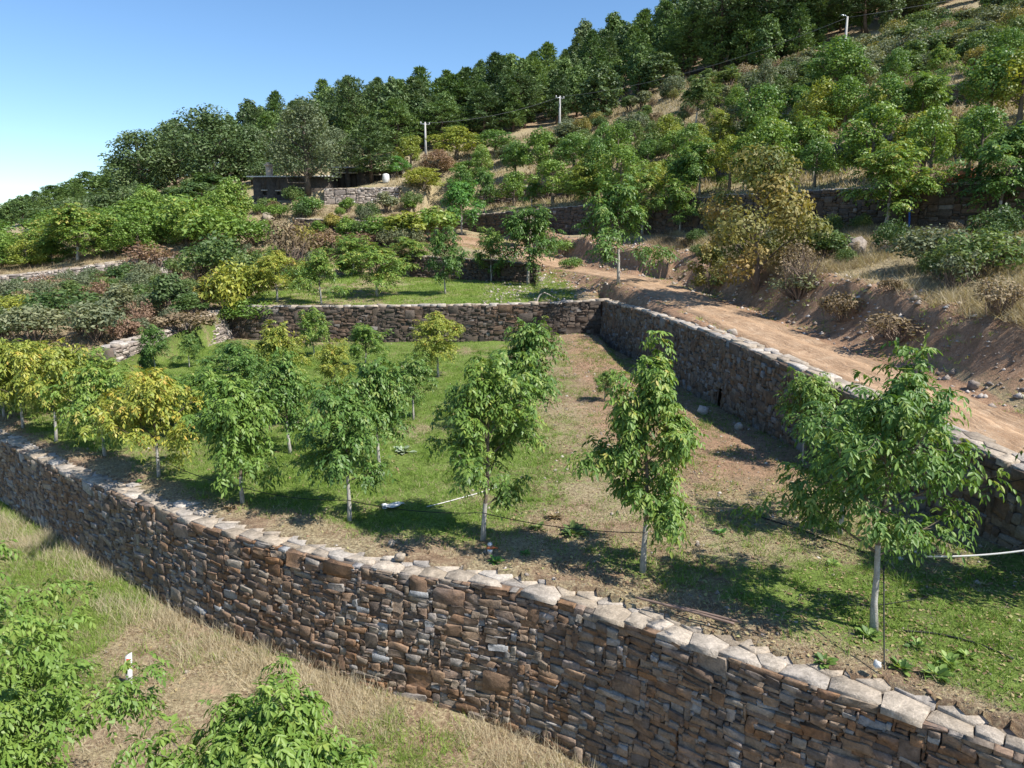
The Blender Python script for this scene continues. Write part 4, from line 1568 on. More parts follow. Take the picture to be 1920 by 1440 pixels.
for i, (px, b, t, w, hs, leaf, nc, lab, kw) in enumerate(front):
    p, H, W = fit(px, b, t, w)
    d = p[1] * CP + (CAM_Z - p[2]) * SP
    hexa = d < 14.2
    ll = 0.106 if d < 16 else (0.12 if d < 22 else 0.145)
    tr = make_walnut(100 + i, H, W * .98, H * hs, leaf, int(nc * 1.45), hexa, llen=ll, **kw)
    place(tr, "walnut_tree", p, lab, "tree", ORCH)

# trees copied from a few full-grown models
WAL = [make_walnut(200 + k, 3.6, 2.3, .85, L_WALNUT, 1150, False, llen=.118, lean=(.1 * (-1) ** k, 0), shoots=3) for k in range(5)]
back = [
    (775, 788, 665, 85, L_WALNUT_DARK, "small round walnut right of the dark second-row pair"),
    (628, 744, 638, 72, L_WALNUT_YEL, "yellowish slim walnut in the orchard's middle, left of the dark pair"),
    (822, 707, 586, 100, L_WALNUT_YEL, "bright yellow-green walnut standing against the dark back wall"),
    (685, 690, 603, 80, L_WALNUT, "small green walnut at the back wall, left of the bright yellow-green one"),
    (590, 668, 578, 62, L_WALNUT, "narrow walnut in front of the back wall's left half"),
    (520, 735, 604, 100, L_WALNUT_YEL, "yellow-topped walnut below the left end of the back wall"),
    (560, 800, 690, 90, L_WALNUT, "walnut in the third row behind the slim leaning-trunk one"),
    (452, 760, 640, 110, L_WALNUT_DARK, "green walnut near the orchard's left back, below the short sunlit wall"),
    (400, 815, 690, 130, L_WALNUT, "walnut behind the gap between the drooping and the yellowing trees"),
    (330, 800, 705, 120, L_WALNUT, "second-row walnut directly behind the yellowing straight-trunked one"),
    (250, 790, 702, 130, L_WALNUT_YEL, "second-row walnut with yellow leaves, right of the leftmost cluster"),
    (165, 770, 655, 130, L_WALNUT, "second-row walnut above the short-trunked yellow-green tree"),
    (95, 750, 640, 130, L_WALNUT_YEL, "yellow back-row walnut in the cluster at the left edge"),
    (30, 735, 640, 120, L_WALNUT, "back-row walnut at the left edge of the photo"),
    (292, 692, 610, 60, L_WALNUT_DARK, "little dark walnut in front of the short sunlit wall"),
    (355, 690, 622, 42, L_WALNUT_DARK, "tiny bushy sapling by the short sunlit wall"),
    (430, 700, 640, 60, L_WALNUT_DARK, "low green walnut right of the tiny sapling near the back wall's end"),
    (1133, 752, 695, 45, L_WALNUT, "tiny sapling on the bare earth before the wall corner"),
]
for i, (px, b, t, w, leaf, lab) in enumerate(back):
    p, H, W = fit(px, b, t, w)
    place(WAL[i % 5], "walnut_tree", p, lab, "tree", ORCH, rr0.uniform(0, 6.28), H, W * 1.05, leaf)
# the tree just outside the frame whose shadow falls into the right corner
pz = float(zs(9.9, 11.0))
place(WAL[2], "walnut_tree", (9.9, 11.0, pz), "walnut tree at the right edge casting shade over the near corner", "tree", ORCH, 1.0, 4.3, 2.3, L_WALNUT_DARK)

# lower ground: two big crowns seen from above
for i, (x, y, H, W, leaf, nc, lab) in enumerate([
        (-7.75, 7.7, 4.3, 4.3, L_WALNUT, 13000, "big bright green walnut crown filling the lower left corner"),
        (-2.7, 7.0, 3.8, 2.3, L_WALNUT, 6000, "drooping yellow-green walnut crown at the bottom, right of the marker post")]):
    z = float(zs(x, y))
    tr = make_walnut(300 + i, H, W, H * .22, leaf, nc, i == 1, llen=.088 if i else .096, shoots=0, tone=(.3, .82), taper=-.1, full=2.5)
    place(tr, "walnut_tree", (x, y, z), lab, "tree", "walnut trees below the front wall", 0.7)

# terraces above
MID = "young walnut trees on the small upper terrace"
mid = [
    (603, 571, 468, 75, L_WALNUT, "small walnut with a white trunk at the left of the small upper terrace"),
    (708, 557, 455, 115, L_WALNUT, "round light walnut in the middle left of the small upper terrace"),
    (835, 552, 428, 75, L_WALNUT_DARK, "tall slim walnut in the middle of the small upper terrace"),
    (921, 529, 428, 62, L_WALNUT, "slim walnut in front of the short dark wall"),
    (990, 534, 378, 110, L_WALNUT_DARK, "walnut with a crooked white trunk at the end of the short dark wall"),
    (1160, 531, 330, 130, L_WALNUT_DARK, "tall leaning walnut on the wall corner where the track bends"),
    (520, 566, 470, 100, L_WALNUT_YEL, "bushy walnut at the left end of the small upper terrace"),
    (660, 520, 440, 90, L_WALNUT, "walnut at the back left of the small upper terrace"),
    (770, 515, 445, 85, L_WALNUT, "walnut at the left end of the short dark wall"),
]
for i, (px, b, t, w, leaf, lab) in enumerate(mid):
    p, H, W = fit(px, b, t, w)
    place(WAL[(i * 2) % 5], "walnut_tree", p, lab, "tree", MID, rr0.uniform(0, 6.28), H, W * 1.05, leaf)
up = [
    (1100, 441, 332, 78, None, 65.5, L_WALNUT, "slim walnut before the first upper wall, left of the tall leaning walnut's crown"),
    (1660, 424, 268, 165, None, 37.6, L_WALNUT, "round-headed walnut in front of the first upper wall beside the blue pipe"),
    (1868, 418, 240, 170, None, 35.0, L_WALNUT_DARK, "green walnut at the right edge in front of the first upper wall"),
    (1275, 430, 330, 90, None, 53.6, L_WALNUT, "walnut in front of the first upper wall, left of the golden bush"),
    (866, 415, 332, 85, None, 72.0, L_FRESH, "fresh bright green tree left of the lit stone pier"),
    (1205, 420, 315, 95, None, 57, L_WALNUT, "walnut before the first upper wall behind the tall leaning walnut"),
]
for i, (px, b, t, w, _n, yy, leaf, lab) in enumerate(up):
    p, H, W = fit(px, b, t, w, yy)
    place(WAL[(i * 3 + 1) % 5], "walnut_tree", p, lab, "tree", "walnut trees along the first upper wall", rr0.uniform(0, 6.28), H, W, leaf)

ORD = ["first", "second", "third", "fourth", "fifth", "sixth", "seventh", "eighth", "ninth", "tenth", "eleventh", "twelfth", "thirteenth", "fourteenth", "fifteenth", "sixteenth", "seventeenth", "eighteenth", "nineteenth", "twentieth", "twenty-first", "twenty-second", "twenty-third", "twenty-fourth", "twenty-fifth", "twenty-sixth", "twenty-seventh", "twenty-eighth"]
OAKW = [make_oak(400 + k, 4.4, 3.4, 1.0 + .15 * k, L_WALNUT, 3800, .165, 22 + 4 * k, .85, B_BRANCH, .5, (.09, .21)) for k in range(4)]


def terrace_row(L, x0, x1, back, spacing, hr, group, where, seed, leaves, jitter=.8, wide=1.0):
    r = random.Random(seed)
    P, S = smooth_path(L, 0.25)
    s = np.interp(x0, P[:, 0], S)
    e = np.interp(x1, P[:, 0], S)
    k = 0
    while s < e:
        x = np.interp(s, S, P[:, 0]) + r.uniform(-.8, .8)
        y = np.interp(s, S, P[:, 1]) + back * r.uniform(.65, 1.45)
        h = r.uniform(*hr) * r.choice((.7, .85, 1.0, 1.0, 1.1, 1.2))
        nm = ORD[k] if k < 28 else "last"
        place(r.choice(OAKW + OAKW + WAL[:2]), "orchard_tree", (x, y, float(zs(x, y))), "%s tree from the left in the row %s" % (nm, where), "tree", group, r.uniform(0, 6.28), h, h * r.uniform(.65, 1.1) * wide, r.choice(leaves), sink=.5 if wide > 1 else 0.0)
        s += spacing * r.uniform(1 - .25 * jitter, 1 + .35 * jitter)
        k += 1


GW = [L_WALNUT, L_WALNUT_DARK, L_WALNUT, L_WALNUT_DARK, L_WALNUT_YEL]
terrace_row(LF, -5, 27, 3.0, 3.0, (3.6, 4.8), "trees on the first upper terrace", "just above the first upper wall", 1, GW)
terrace_row(LF, 6, 30, 6.5, 3.2, (3.2, 4.6), "trees on the first upper terrace", "in the middle of the first upper terrace", 2, GW)
terrace_row(LG, -3, 36, 2.5, 3.0, (3.4, 4.8), "trees on the second upper terrace", "just above the second upper wall", 3, GW + [L_WALNUT_DARK])
terrace_row(LG, 6, 40, 7.5, 3.4, (3.0, 4.6), "trees on the second upper terrace", "at the back of the second upper terrace", 4, [L_WALNUT, L_WALNUT_DARK, L_BUSH, L_WALNUT_YEL])
terrace_row(LI, 19, 44, 2.5, 3.4, (3.2, 4.6), "trees on the highest terrace", "just above the highest terrace wall", 5, [L_WALNUT, L_BUSH, L_WALNUT_DARK, L_GREYBUSH])
terrace_row(LH, -56, -29, 3.0, 2.3, (3.6, 4.6), "yellow-green trees above the far left wall", "just above the far left pale wall", 6, [L_WALNUT, L_WALNUT_YEL, L_WALNUT], .8, 1.35)
terrace_row(LH, -60, -27, 7.0, 2.6, (3.8, 5.0), "yellow-green trees above the far left wall", "second above the far left pale wall", 7, [L_WALNUT, L_WALNUT, L_WALNUT_DARK], .8, 1.35)
terrace_row(LH, -60, -26, 11.5, 2.9, (4.0, 5.2), "yellow-green trees above the far left wall", "third above the far left pale wall", 8, [L_WALNUT, L_WALNUT], .8, 1.35)
# ------------------------------------------------------------------ scrub, bushes, forest
BU = {
    "green": [make_bush(500 + k, 1.8, 2.0, L_BUSH, 2200, .135, 24) for k in range(3)],
    "tall": [make_bush(510 + k, 2.6, 1.7, L_BUSH, 1700, .18, 18) for k in range(2)],
    "low": [make_bush(520 + k, .9, 1.7, L_BRACKEN, 1400, .11, 20, 20) for k in range(2)],
    "sparse": [make_bush(530 + k, 1.9, 1.9, L_RED, 900, .13, 18, 34) for k in range(2)],
}
rb = random.Random(9)
scrub = [
    (330, 596, 498, 72, "tall", L_OAK, "dark green upright bush in the scrub left of the orchard"),
    (300, 512, 446, 125, "sparse", L_RED, "reddish-brown thin bush at the end of the far left wall"),
    (410, 530, 432, 125, "green", L_BUSH, "big green bush above the dark upright bush"),
    (386, 580, 508, 56, "tall", L_YELLOW, "orange-yellow bush beside the dark upright bush"),
    (445, 606, 480, 105, "green", L_WALNUT_YEL, "yellow-green bush at the left end of the back wall"),
    (470, 610, 555, 90, "green", L_WALNUT, "light green bush hanging over the back wall's left end"),
    (548, 505, 392, 95, "sparse", L_BRACKEN, "tall pinkish and straw-coloured bush left of the red bushes"),
    (580, 480, 410, 60, "sparse", L_YELLOW, "thin yellow bush touching the tall pinkish bush"),
    (620, 480, 425, 85, "sparse", L_RED, "red-leaved bush below the dark broken wall"),
    (668, 474, 428, 70, "sparse", L_RED, "second red-leaved bush below the dark broken wall, nearer the track"),
    (485, 545, 462, 90, "green", L_BUSH, "green bush left of the small upper terrace"),
    (560, 540, 490, 70, "green", L_WALNUT_DARK, "dark green bush on the edge of the small upper terrace"),
    (230, 590, 520, 70, "tall", L_GREYBUSH, "tall grey-green bush in the middle of the scrub"),
    (62, 645, 565, 120, "green", L_GREYBUSH, "grey-green bush at the lower left of the scrub"),
    (182, 640, 555, 120, "green", L_GREYBUSH, "wide grey-green bush above the left walnuts"),
    (120, 600, 535, 120, "green", L_BUSH, "green bush in the scrub below the far left wall"),
    (25, 600, 548, 90, "green", L_WALNUT_YEL, "yellow-green bush at the left edge below the far left wall"),
    (130, 555, 518, 70, "low", L_BRACKEN, "patch of orange-brown bracken at the foot of the far left wall"),
    (350, 622, 580, 120, "low", L_BRACKEN, "brown bracken patch above the short sunlit wall"),
    (235, 640, 590, 70, "low", L_RED, "reddish bracken patch left of the short sunlit wall"),
    (650, 455, 396, 42, "tall", L_WALNUT, "small green tree above the dark broken wall"),
    (622, 440, 392, 34, "tall", L_YELLOW, "small yellow tree above the dark broken wall"),
    (715, 455, 398, 80, "green", L_WALNUT, "green bush right of the dark broken wall"),
    (765, 460, 385, 85, "tall", L_WALNUT_YEL, "yellow-green tall bush beside the start of the track"),
    (815, 452, 375, 80, "tall", L_WALNUT, "green tall bush left of the fresh bright green tree"),
    (725, 400, 352, 45, "tall", L_GREYBUSH, "grey-green bush below the yard wall"),
    (690, 410, 375, 40, "green", L_BUSH, "small bush on the slope below the yard wall"),
    (520, 410, 380, 50, "green", L_WALNUT, "light green bush before the old house's wall"),
    (580, 405, 365, 70, "green", L_WALNUT_DARK, "dark bush at the foot of the grey oak"),
    (430, 425, 345, 90, "green", L_WALNUT, "large light green bush left of the old house"),
    (350, 450, 360, 130, "green", L_WALNUT, "large light green bush below the dark oaks"),
    (410, 470, 385, 130, "green", L_WALNUT, "large light green bush downhill of the old house"),
    (480, 460, 405, 90, "green", L_WALNUT, "round light green bush below the old house's corner"),
    (1545, 488, 425, 95, "green", L_BUSH, "feathery green bush right of the golden bush"),
    (1740, 505, 418, 130, "green", L_GREYBUSH, "sprawling green bramble on the bank, left half"),
    (1835, 520, 422, 150, "green", L_BUSH, "sprawling deep green bramble on the bank near the right edge"),
    (1905, 500, 440, 80, "sparse", L_BRACKEN, "dry grey-brown bush at the right edge of the bank"),
    (1495, 560, 500, 110, "sparse", L_GREYBUSH, "thin grey-green bush at the foot of the golden bush"),
    (1580, 600, 540, 90, "low", L_BRACKEN, "dry bracken heap above the cut bank"),
    (1680, 640, 575, 130, "sparse", L_BRACKEN, "dry tangled bush hanging over the cut bank"),
    (1060, 475, 445, 60, "low", L_WEED, "low green weeds on the inner side of the track bend"),
    (1070, 505, 478, 45, "low", L_WEED, "small tuft bush on the verge where the track bends"),
]
for i, (px, b, t, w, kd, leaf, lab) in enumerate(scrub):
    p, H, W = fit(px, b, t, w)
    place(rb.choice(BU[kd]), "bush", p, lab, "bush", None, rb.uniform(0, 6.28), H, W * 1.08, leaf, ("stems", "leaves"), .04)

# golden bush by the track
p, H, W = fit(1418, 545, 272, 250)
gb = make_oak(560, H, W, H * .02, L_GOLD, 8500, .2, 30, .75, B_TWIG, .78, (.08, .2))
place(gb, "golden_bush", p, "big golden-brown bush overhanging the dirt track", "bush", None, 0.4, None, None, None, ("stems", "leaves"))


LEAFWORD = {}
for _l, _w in ((L_BUSH, "green"), (L_GREYBUSH, "grey-green"), (L_BRACKEN, "brown"), (L_RED, "reddish"), (L_GOLD, "golden olive"), (L_WALNUT, "light green"), (L_WALNUT_YEL, "yellow-green"), (L_OAK, "dark green"), (L_FOREST, "mid green"), (L_PINE, "blackish green")):
    LEAFWORD[_l.name] = _w
MARKS = [(-50, "at the left edge"), (150, "below the far left skyline pines"), (290, "below the leftmost big oak"), (400, "below the domed oak"), (520, "left of the old house"), (620, "under the grey oak"), (720, "beside the rounded dark pine"),
         (797, "by the shortest pole"), (880, "right of the shortest pole"), (980, "left of the middle pole"), (1050, "by the middle pole"), (1125, "near the lone rounded evergreen"), (1238, "by the meadow's upper evergreen"),
         (1350, "under the bare-trunked pine"), (1440, "right of the bare-trunked pine"), (1520, "left of the tallest pole"), (1590, "by the tallest pole"), (1680, "right of the tallest pole"), (1780, "well right of the tallest pole"), (1880, "close to the right edge")]


BANK_MARKS = [(1150, "behind the tall leaning walnut"), (1300, "left of the golden bush"), (1425, "under the golden bush"), (1545, "right of the golden bush"), (1620, "by the boulders"), (1740, "by the left bramble"), (1835, "by the right bramble"), (1910, "at the right edge")]
SCRUB_MARKS = [(20, "at the left edge"), (130, "by the orange bracken patch"), (230, "by the tall grey-green bush"), (330, "by the dark upright bush"), (400, "by the orange-yellow bush"), (470, "by the back wall's end")]


def near_mark(u, marks=MARKS):
    return min(marks, key=lambda m_: abs(m_[0] - u))[1]


p2, H2, W2 = fit(1330, 548, 455, 85)
place(make_oak(561, H2, W2, H2 * .05, L_GOLD, 2200, .17, 18, .8, B_TWIG, .7), "golden_bush", p2, "light olive lobe of bush at the left foot of the big golden bush", "bush", None, .2, None, None, None, ("stems", "leaves"))
p2, H2, W2 = fit(1500, 560, 440, 110)
place(make_bush(562, H2, W2, L_BRACKEN, 700, .1, 26, 70), "golden_bush", p2, "bare tangled twiggy bush at the right foot of the big golden bush", "bush", None, .2, None, None, None, ("stems", "leaves"))


def scatter_bushes(n, x0, x1, y0, y1, kinds, hr, name, label, group, seed, ok=None, marks=MARKS):
    r = random.Random(seed)
    k = tries = 0
    while k < n and tries < n * 12:
        tries += 1
        x, y = r.uniform(x0, x1), r.uniform(y0, y1)
        if ok and not ok(x, y):
            continue
        z = float(zs(x, y))
        u, v, d = project((x, y, z + 1))
        if not (-40 < u < 1960 and -60 < v < 1400):
            continue
        kd, leaf = r.choice(kinds)
        b = r.choice(BU[kd])
        h = r.uniform(*hr) * (.55 if kd == "low" else 1)
        size_ = "small" if h < (hr[0] + hr[1]) / 2 else "large"
        shape_ = {"green": "round", "tall": "upright", "low": "low spreading", "sparse": "thin twiggy"}[kd]
        place(b, name, (x, y, z), "%s %s %s bush %s, %s" % (size_, shape_, LEAFWORD[leaf.name], label, near_mark(float(u), marks)), "bush", group, r.uniform(0, 6.28), h, h * r.uniform(.9, 1.5) * (1.7 if kd == "low" else 1), leaf, ("stems", "leaves"), .04)
        k += 1


def w_bank0(x, y):
    bd = np.interp(y, [q[1] for q in LBANK][::-1], [q[0] for q in LBANK][::-1])
    y4 = np.interp(x, [q[0] for q in LR4], [q[1] for q in LR4])
    return 1.0 if (bd + 1.2 < x and y < y4 + .5) else 0.0


def line_y(L, x):
    return float(np.interp(x, [q[0] for q in L], [q[1] for q in L]))


scatter_bushes(120, -46, -18.6, 35.5, 59, [("green", L_GREYBUSH), ("green", L_BUSH), ("low", L_BRACKEN), ("sparse", L_BRACKEN), ("tall", L_BUSH), ("green", L_GREYBUSH), ("low", L_BRACKEN), ("green", L_BUSH), ("sparse", L_RED)],
               (.8, 2.0), "scrub_bush", "in the left scrub", "scrub bushes left of the orchard", 31, None, SCRUB_MARKS)
scatter_bushes(60, -27, -8, 58, 79, [("green", L_BUSH), ("sparse", L_RED), ("tall", L_WALNUT), ("green", L_WALNUT), ("low", L_BRACKEN), ("green", L_GREYBUSH)],
               (1.0, 2.0), "scrub_bush", "on the slope below the yard", "bushes below the old house", 32)
scatter_bushes(120, 4, 86, 68, 106, [("green", L_BUSH), ("green", L_GREYBUSH), ("sparse", L_BRACKEN), ("green", L_GOLD), ("tall", L_BUSH), ("low", L_BRACKEN), ("tall", L_GREYBUSH)],
               (1.1, 2.9), "hill_bush", "on the dry meadow", "bushes on the dry meadow", 33,
               lambda x, y: y > line_y(LI, x) + 4 and y < line_y(LTOP, x) + 3 and (x > 20 or y > 84))
scatter_bushes(70, 34, 84, 60, 100, [("green", L_BUSH), ("green", L_GOLD), ("tall", L_GREYBUSH), ("tall", L_BUSH), ("sparse", L_BRACKEN), ("green", L_GREYBUSH)],
               (1.8, 3.4), "hill_bush", "on the steep upper slope", "bushes on the steep upper right slope", 34,
               lambda x, y: y > line_y(LI, x) + 6)
scatter_bushes(44, 8, 42, 58, 92, [("green", L_BUSH), ("tall", L_BUSH), ("green", L_GREYBUSH)],
               (1.6, 3.0), "terrace_bush", "among the upper terrace trees", "bushes between the upper terrace trees", 35,
               lambda x, y: y > line_y(LG, x) + 4)

scatter_bushes(34, 11, 27, 14, 52, [("sparse", L_BRACKEN), ("low", L_BRACKEN), ("sparse", L_GREYBUSH), ("low", L_GREYBUSH), ("green", L_BUSH)],
               (.7, 1.7), "bank_bush", "on the track bank", "dry bushes on the bank above the track", 36,
               lambda x, y: float(w_bank0(x, y)) > 0, BANK_MARKS)

# ---- oaks and pines near the house
OAK = [make_oak(600, 13, 12, 2.5, L_OAK, 8500, .36, 60), make_oak(601, 11, 9, 2.0, L_OAK, 7000, .34, 52), make_oak(602, 13, 9.5, 2.0, L_GREYOAK, 8500, .3, 64)]
PINE = [make_pine(610, 11, 6.5, 2.0, L_PINE, 15, 6500, .42), make_pine(611, 12, 7.0, 3.6, L_PINE, 13, 6000, .42, .45), make_pine(612, 13, 7.5, 5.0, L_PINE, 12, 6000, .44, .35)]
FOR = [make_pine(620 + k, 8.5, 4.6, 1.0, L_FOREST, 13, 4200, .42, .7) for k in range(3)] + [make_oak(625 + k, 8, 5.0, 1.0, L_FOREST, 3800, .36, 40, .9, B_PINE) for k in range(2)]
big = [
    (405, 405, 200, 185, 96, OAK[0], None, "big dark oak with a broad dome crown left of the old house"),
    (272, 412, 240, 140, 100, OAK[1], None, "dark oak with open grey-green edges, leftmost of the big oaks"),
    (335, 408, 222, 120, 104, OAK[1], None, "dark oak between the domed oak and the leftmost oak"),
    (478, 392, 232, 100, 98, OAK[1], None, "dark oak behind the old house's chimney"),
    (580, 396, 180, 150, 80.5, OAK[2], None, "tall grey-green oak standing in front of the old house"),
    (640, 372, 240, 95, 93, OAK[1], L_GREYOAK, "grey-green oak behind the old house's roof"),
    (697, 356, 224, 105, 85, PINE[0], None, "rounded dark pine beside the white barrel"),
    (172, 424, 322, 85, 112, PINE[0], L_FOREST, "highest pine of the group at the far left skyline"),
    (100, 428, 348, 85, 114, PINE[0], L_FOREST, "broad pine in the middle of the far left skyline group"),
    (38, 432, 372, 75, 116, FOR[3], None, "rounded tree at the far left end of the skyline"),
    (220, 420, 302, 80, 108, FOR[0], None, "pine just left of the leftmost big oak"),
    (140, 426, 338, 70, 118, FOR[1], None, "pine behind the far left skyline group"),
    (8, 432, 388, 50, 120, FOR[4], None, "small tree cut by the left edge at the skyline"),
    (660, 310, 146, 80, 112, PINE[1], None, "pointed dark pine on the skyline behind the grey oak"),
    (705, 305, 152, 80, 118, PINE[1], None, "second pointed pine on the skyline behind the grey oak"),
    (772, 300, 146, 95, 116, PINE[0], None, "dark pine on the skyline above the shortest pole"),
    (850, 290, 140, 110, 118, PINE[0], L_FOREST, "broad pine on the skyline right of the shortest pole"),
    (740, 300, 185, 90, 104, PINE[0], L_FOREST, "pine in front of the skyline pines above the old house"),
    (820, 298, 190, 95, 106, PINE[1], L_FOREST, "pine above the yellow trees behind the shortest pole"),
    (905, 280, 165, 100, 108, PINE[0], None, "dark pine at the forest edge right of the yellow trees"),
    (985, 258, 135, 95, 110, PINE[1], None, "tall dark pine at the forest edge left of the middle pole"),
    (1352, 128, -60, 135, 113, PINE[2], None, "tall pine with a bare dark trunk at the top edge"),
    (1292, 132, 30, 85, 115, PINE[2], L_FOREST, "thin-trunked pine left of the tall bare-trunked pine"),
    (1442, 112, -75, 130, 112, PINE[2], None, "dark pine right of the tall bare-trunked pine"),
    (1530, 88, -75, 120, 110, PINE[2], None, "dark pine left of the tallest pole at the top edge"),
    (1625, 62, -70, 110, 108, PINE[1], None, "dark pine right of the tallest pole at the top edge"),
    (1712, 50, -40, 100, 108, PINE[0], L_GREYOAK, "olive pine near the upper right corner"),
    (1125, 216, 118, 92, 104, FOR[3], L_OAK, "rounded dark evergreen alone on the dry meadow"),
    (1238, 165, 98, 80, 108, FOR[4], L_OAK, "rounded dark evergreen at the meadow's upper edge"),
]
for i, (px, b, t, w, yy, tr, leaf, lab) in enumerate(big):
    p, H, W = fit(px, b, t, w, yy)
    place(tr, "pine_tree" if tr in PINE else ("oak_tree" if tr in OAK else "forest_tree"), p, lab, "tree", None, rb.uniform(0, 6.28), H, W * 1.05, leaf)

hill_trees = [
    (770, 322, 250, 62, 90, L_WALNUT_YEL, "yellowish tree below the shortest pole"),
    (856, 322, 235, 110, 92, L_WALNUT_YEL, "big yellow-green tree right of the shortest pole"),
    (822, 338, 282, 80, 88, L_RED, "brownish bare-looking tree between the yellow ones"),
    (928, 322, 242, 90, 92, L_WALNUT_DARK, "green tree right of the big yellow-green one"),
    (880, 362, 300, 85, 84, L_WALNUT, "light green tree below the big yellow-green one"),
    (795, 362, 312, 95, 82, L_WALNUT_YEL, "yellow-green tree beside the yard wall"),
    (962, 332, 272, 85, 88, L_GREYBUSH, "grey-green tree left of the middle pole"),
    (1020, 300, 255, 70, 92, L_BUSH, "dark green tree below the middle pole"),
    (745, 345, 290, 55, 86, L_FRESH, "bright green tree right of the rounded dark pine"),
]
for i, (px, b, t, w, yy, leaf, lab) in enumerate(hill_trees):
    p, H, W = fit(px, b, t, w, yy)
    place(OAKW[i % 4], "hill_tree", p, lab, "tree", None, rb.uniform(0, 6.28), H, W, leaf)

# ---- forest on the ridge
rf = random.Random(77)
pts = []
tries = 0
while len(pts) < 285 and tries < 30000:
    tries += 1
    y = 106 + (178 - 106) * rf.random() ** 0.8
    x = rf.uniform(-68, 118)
    edge = line_y(LTOP, x) + 7 + 3 * math.sin(x * .3)
    if x > 40:
        edge += 4
    if y < edge or (x < -40 and y < 125 + (x + 68) * 0):
        continue
    sp = 3.4 + (y - 106) * .028
    if any((x - a) ** 2 + (y - b) ** 2 < sp * sp for a, b, _ in pts):
        continue
    z = float(zs(x, y))
    u, v, d = project((x, y, z + 4))
    if not (-20 < u < 1940 and v > -60):
        continue
    pts.append((x, y, z))
for x, y, z in pts:
    tr = rf.choice(FOR)
    h = rf.uniform(5.4, 9.0) if rf.random() < .85 else rf.uniform(9, 10.8)
    lf = rf.choice([L_FOREST, L_FOREST, L_FOREST, L_PINE, L_OAK])
    u, v, d = project((x, y, z + h))
    depth_ = y - line_y(LTOP, x)
    row_ = "at the forest edge" if depth_ < 18 else ("inside the forest" if depth_ < 45 else "on the forest skyline")
    place(tr, "forest_tree", (x, y, z), "%s %s %s tree %s, %s" % ("tall" if h > 7.4 else "short", "rounded" if tr in FOR[3:] else "pointed", LEAFWORD[lf.name], row_, near_mark(float(u)).replace("below", "above").replace("under", "behind")), "tree", "forest trees on the ridge", rf.uniform(0, 6.28), h, h * rf.uniform(.55, .75), lf)

# ---- more trees closing the far left skyline and undergrowth below the big oaks
rl_ = random.Random(5)
far_left = [(-15, 400), (22, 392), (60, 378), (75, 362), (120, 352), (125, 370), (158, 345), (190, 338), (200, 355), (235, 330), (245, 350), (262, 335), (300, 330), (90, 385), (45, 395), (150, 378), (212, 372)]
for k, (px, top) in enumerate(far_left):
    yy = rl_.uniform(98, 122)
    x = at(px, 430, yy)[0]
    z = float(zs(x, yy))
    hh = max(4.0, at(px, top, yy)[2] - z)
    tr = rl_.choice(FOR)
    place(tr, "forest_tree", (x, yy, z), "%s %s tree from the left in the woods below the far left skyline" % (ORD[k], "rounded" if tr in FOR[3:] else "pointed"), "tree", "woods below the far left skyline", rl_.uniform(0, 6.28), hh, hh * rl_.uniform(.6, .9), rl_.choice([L_FOREST, L_FOREST, L_OAK]))
scatter_bushes(34, -60, -27, 83, 97, [("tall", L_OAK), ("green", L_OAK), ("tall", L_BUSH)], (2.4, 4.2), "shade_bush", "under the big oaks", "dark undergrowth below the big oaks", 37)

# ------------------------------------------------------------------ grass, litter and stones
def tufts(name, label, n, region, weight, blades, length, width, mat, seed, spread=.08, lean=.5, tone=(0, 1), clump=1.0):
    """one mesh of grass blades; region (x0,x1,y0,y1), weight(x, y) in 0..1"""
    rng = np.random.default_rng(seed)
    X, Y = [], []
    tot = 0
    for _ in range(30):
        x = rng.uniform(region[0], region[1], n)
        y = rng.uniform(region[2], region[3], n)
        u, v, d = project(np.stack([x, y, zs(x, y)], -1))
        w = weight(x, y) * (u > -60) * (u < 1980) * (v > -20) * (v < 1500)
        k = rng.random(n) < w
        X.append(x[k]); Y.append(y[k]); tot += k.sum()
        if tot >= n:
            break
    x, y = np.concatenate(X)[:n], np.concatenate(Y)[:n]
    n = len(x)
    z = zs(x, y)
    sz = rng.uniform(.55, 1.25, n)
    B = blades
    px = np.repeat(x, B) + rng.normal(0, spread, n * B)
    py = np.repeat(y, B) + rng.normal(0, spread, n * B)
    pz = np.repeat(z, B) - .02
    d = np.stack([rng.normal(0, lean, n * B), rng.normal(0, lean, n * B), np.ones(n * B)], -1)
    d = unit(d)
    L = np.repeat(sz, B) * rng.uniform(length[0], length[1], n * B)
    az = rng.uniform(0, math.pi, n * B)
    w = np.stack([np.cos(az), np.sin(az), np.zeros(n * B)], -1) * (rng.uniform(width[0], width[1], n * B))[:, None]
    p = np.stack([px, py, pz], -1)
    bend = np.stack([d[:, 0], d[:, 1], -0.25 * np.ones(n * B)], -1) * (L * .35)[:, None]
    V = np.stack([p - w / 2, p + w / 2, p + d * L[:, None] + bend], 1).reshape(-1, 3)
    F = np.arange(n * B * 3).reshape(-1, 3)
    t = np.clip(np.repeat(rng.beta(2, 2, n), B) * .7 + rng.random(n * B) * .3, 0, 1) * (tone[1] - tone[0]) + tone[0]
    return tag(link(name, mesh_from(name, V, F, False, {"tone": ('FACE', t)}, mat)), label, "grass", None, "stuff")


def w_orch_green(x, y):
    g, d, r = fields(x, y)
    yA = np.interp(x, [q[0] for q in LA], [q[1] for q in LA])
    xC = np.interp(y, [q[1] for q in LC][::-1], [q[0] for q in LC][::-1])
    return g * (y > yA + .9) * (x < xC - .2) * (y < 42) * ((y < 33) | (x > -17.3)) * np.clip(22 / np.maximum(y, 8), .25, 1) * (fbm(x, y, .8, 5, 3) > .4)


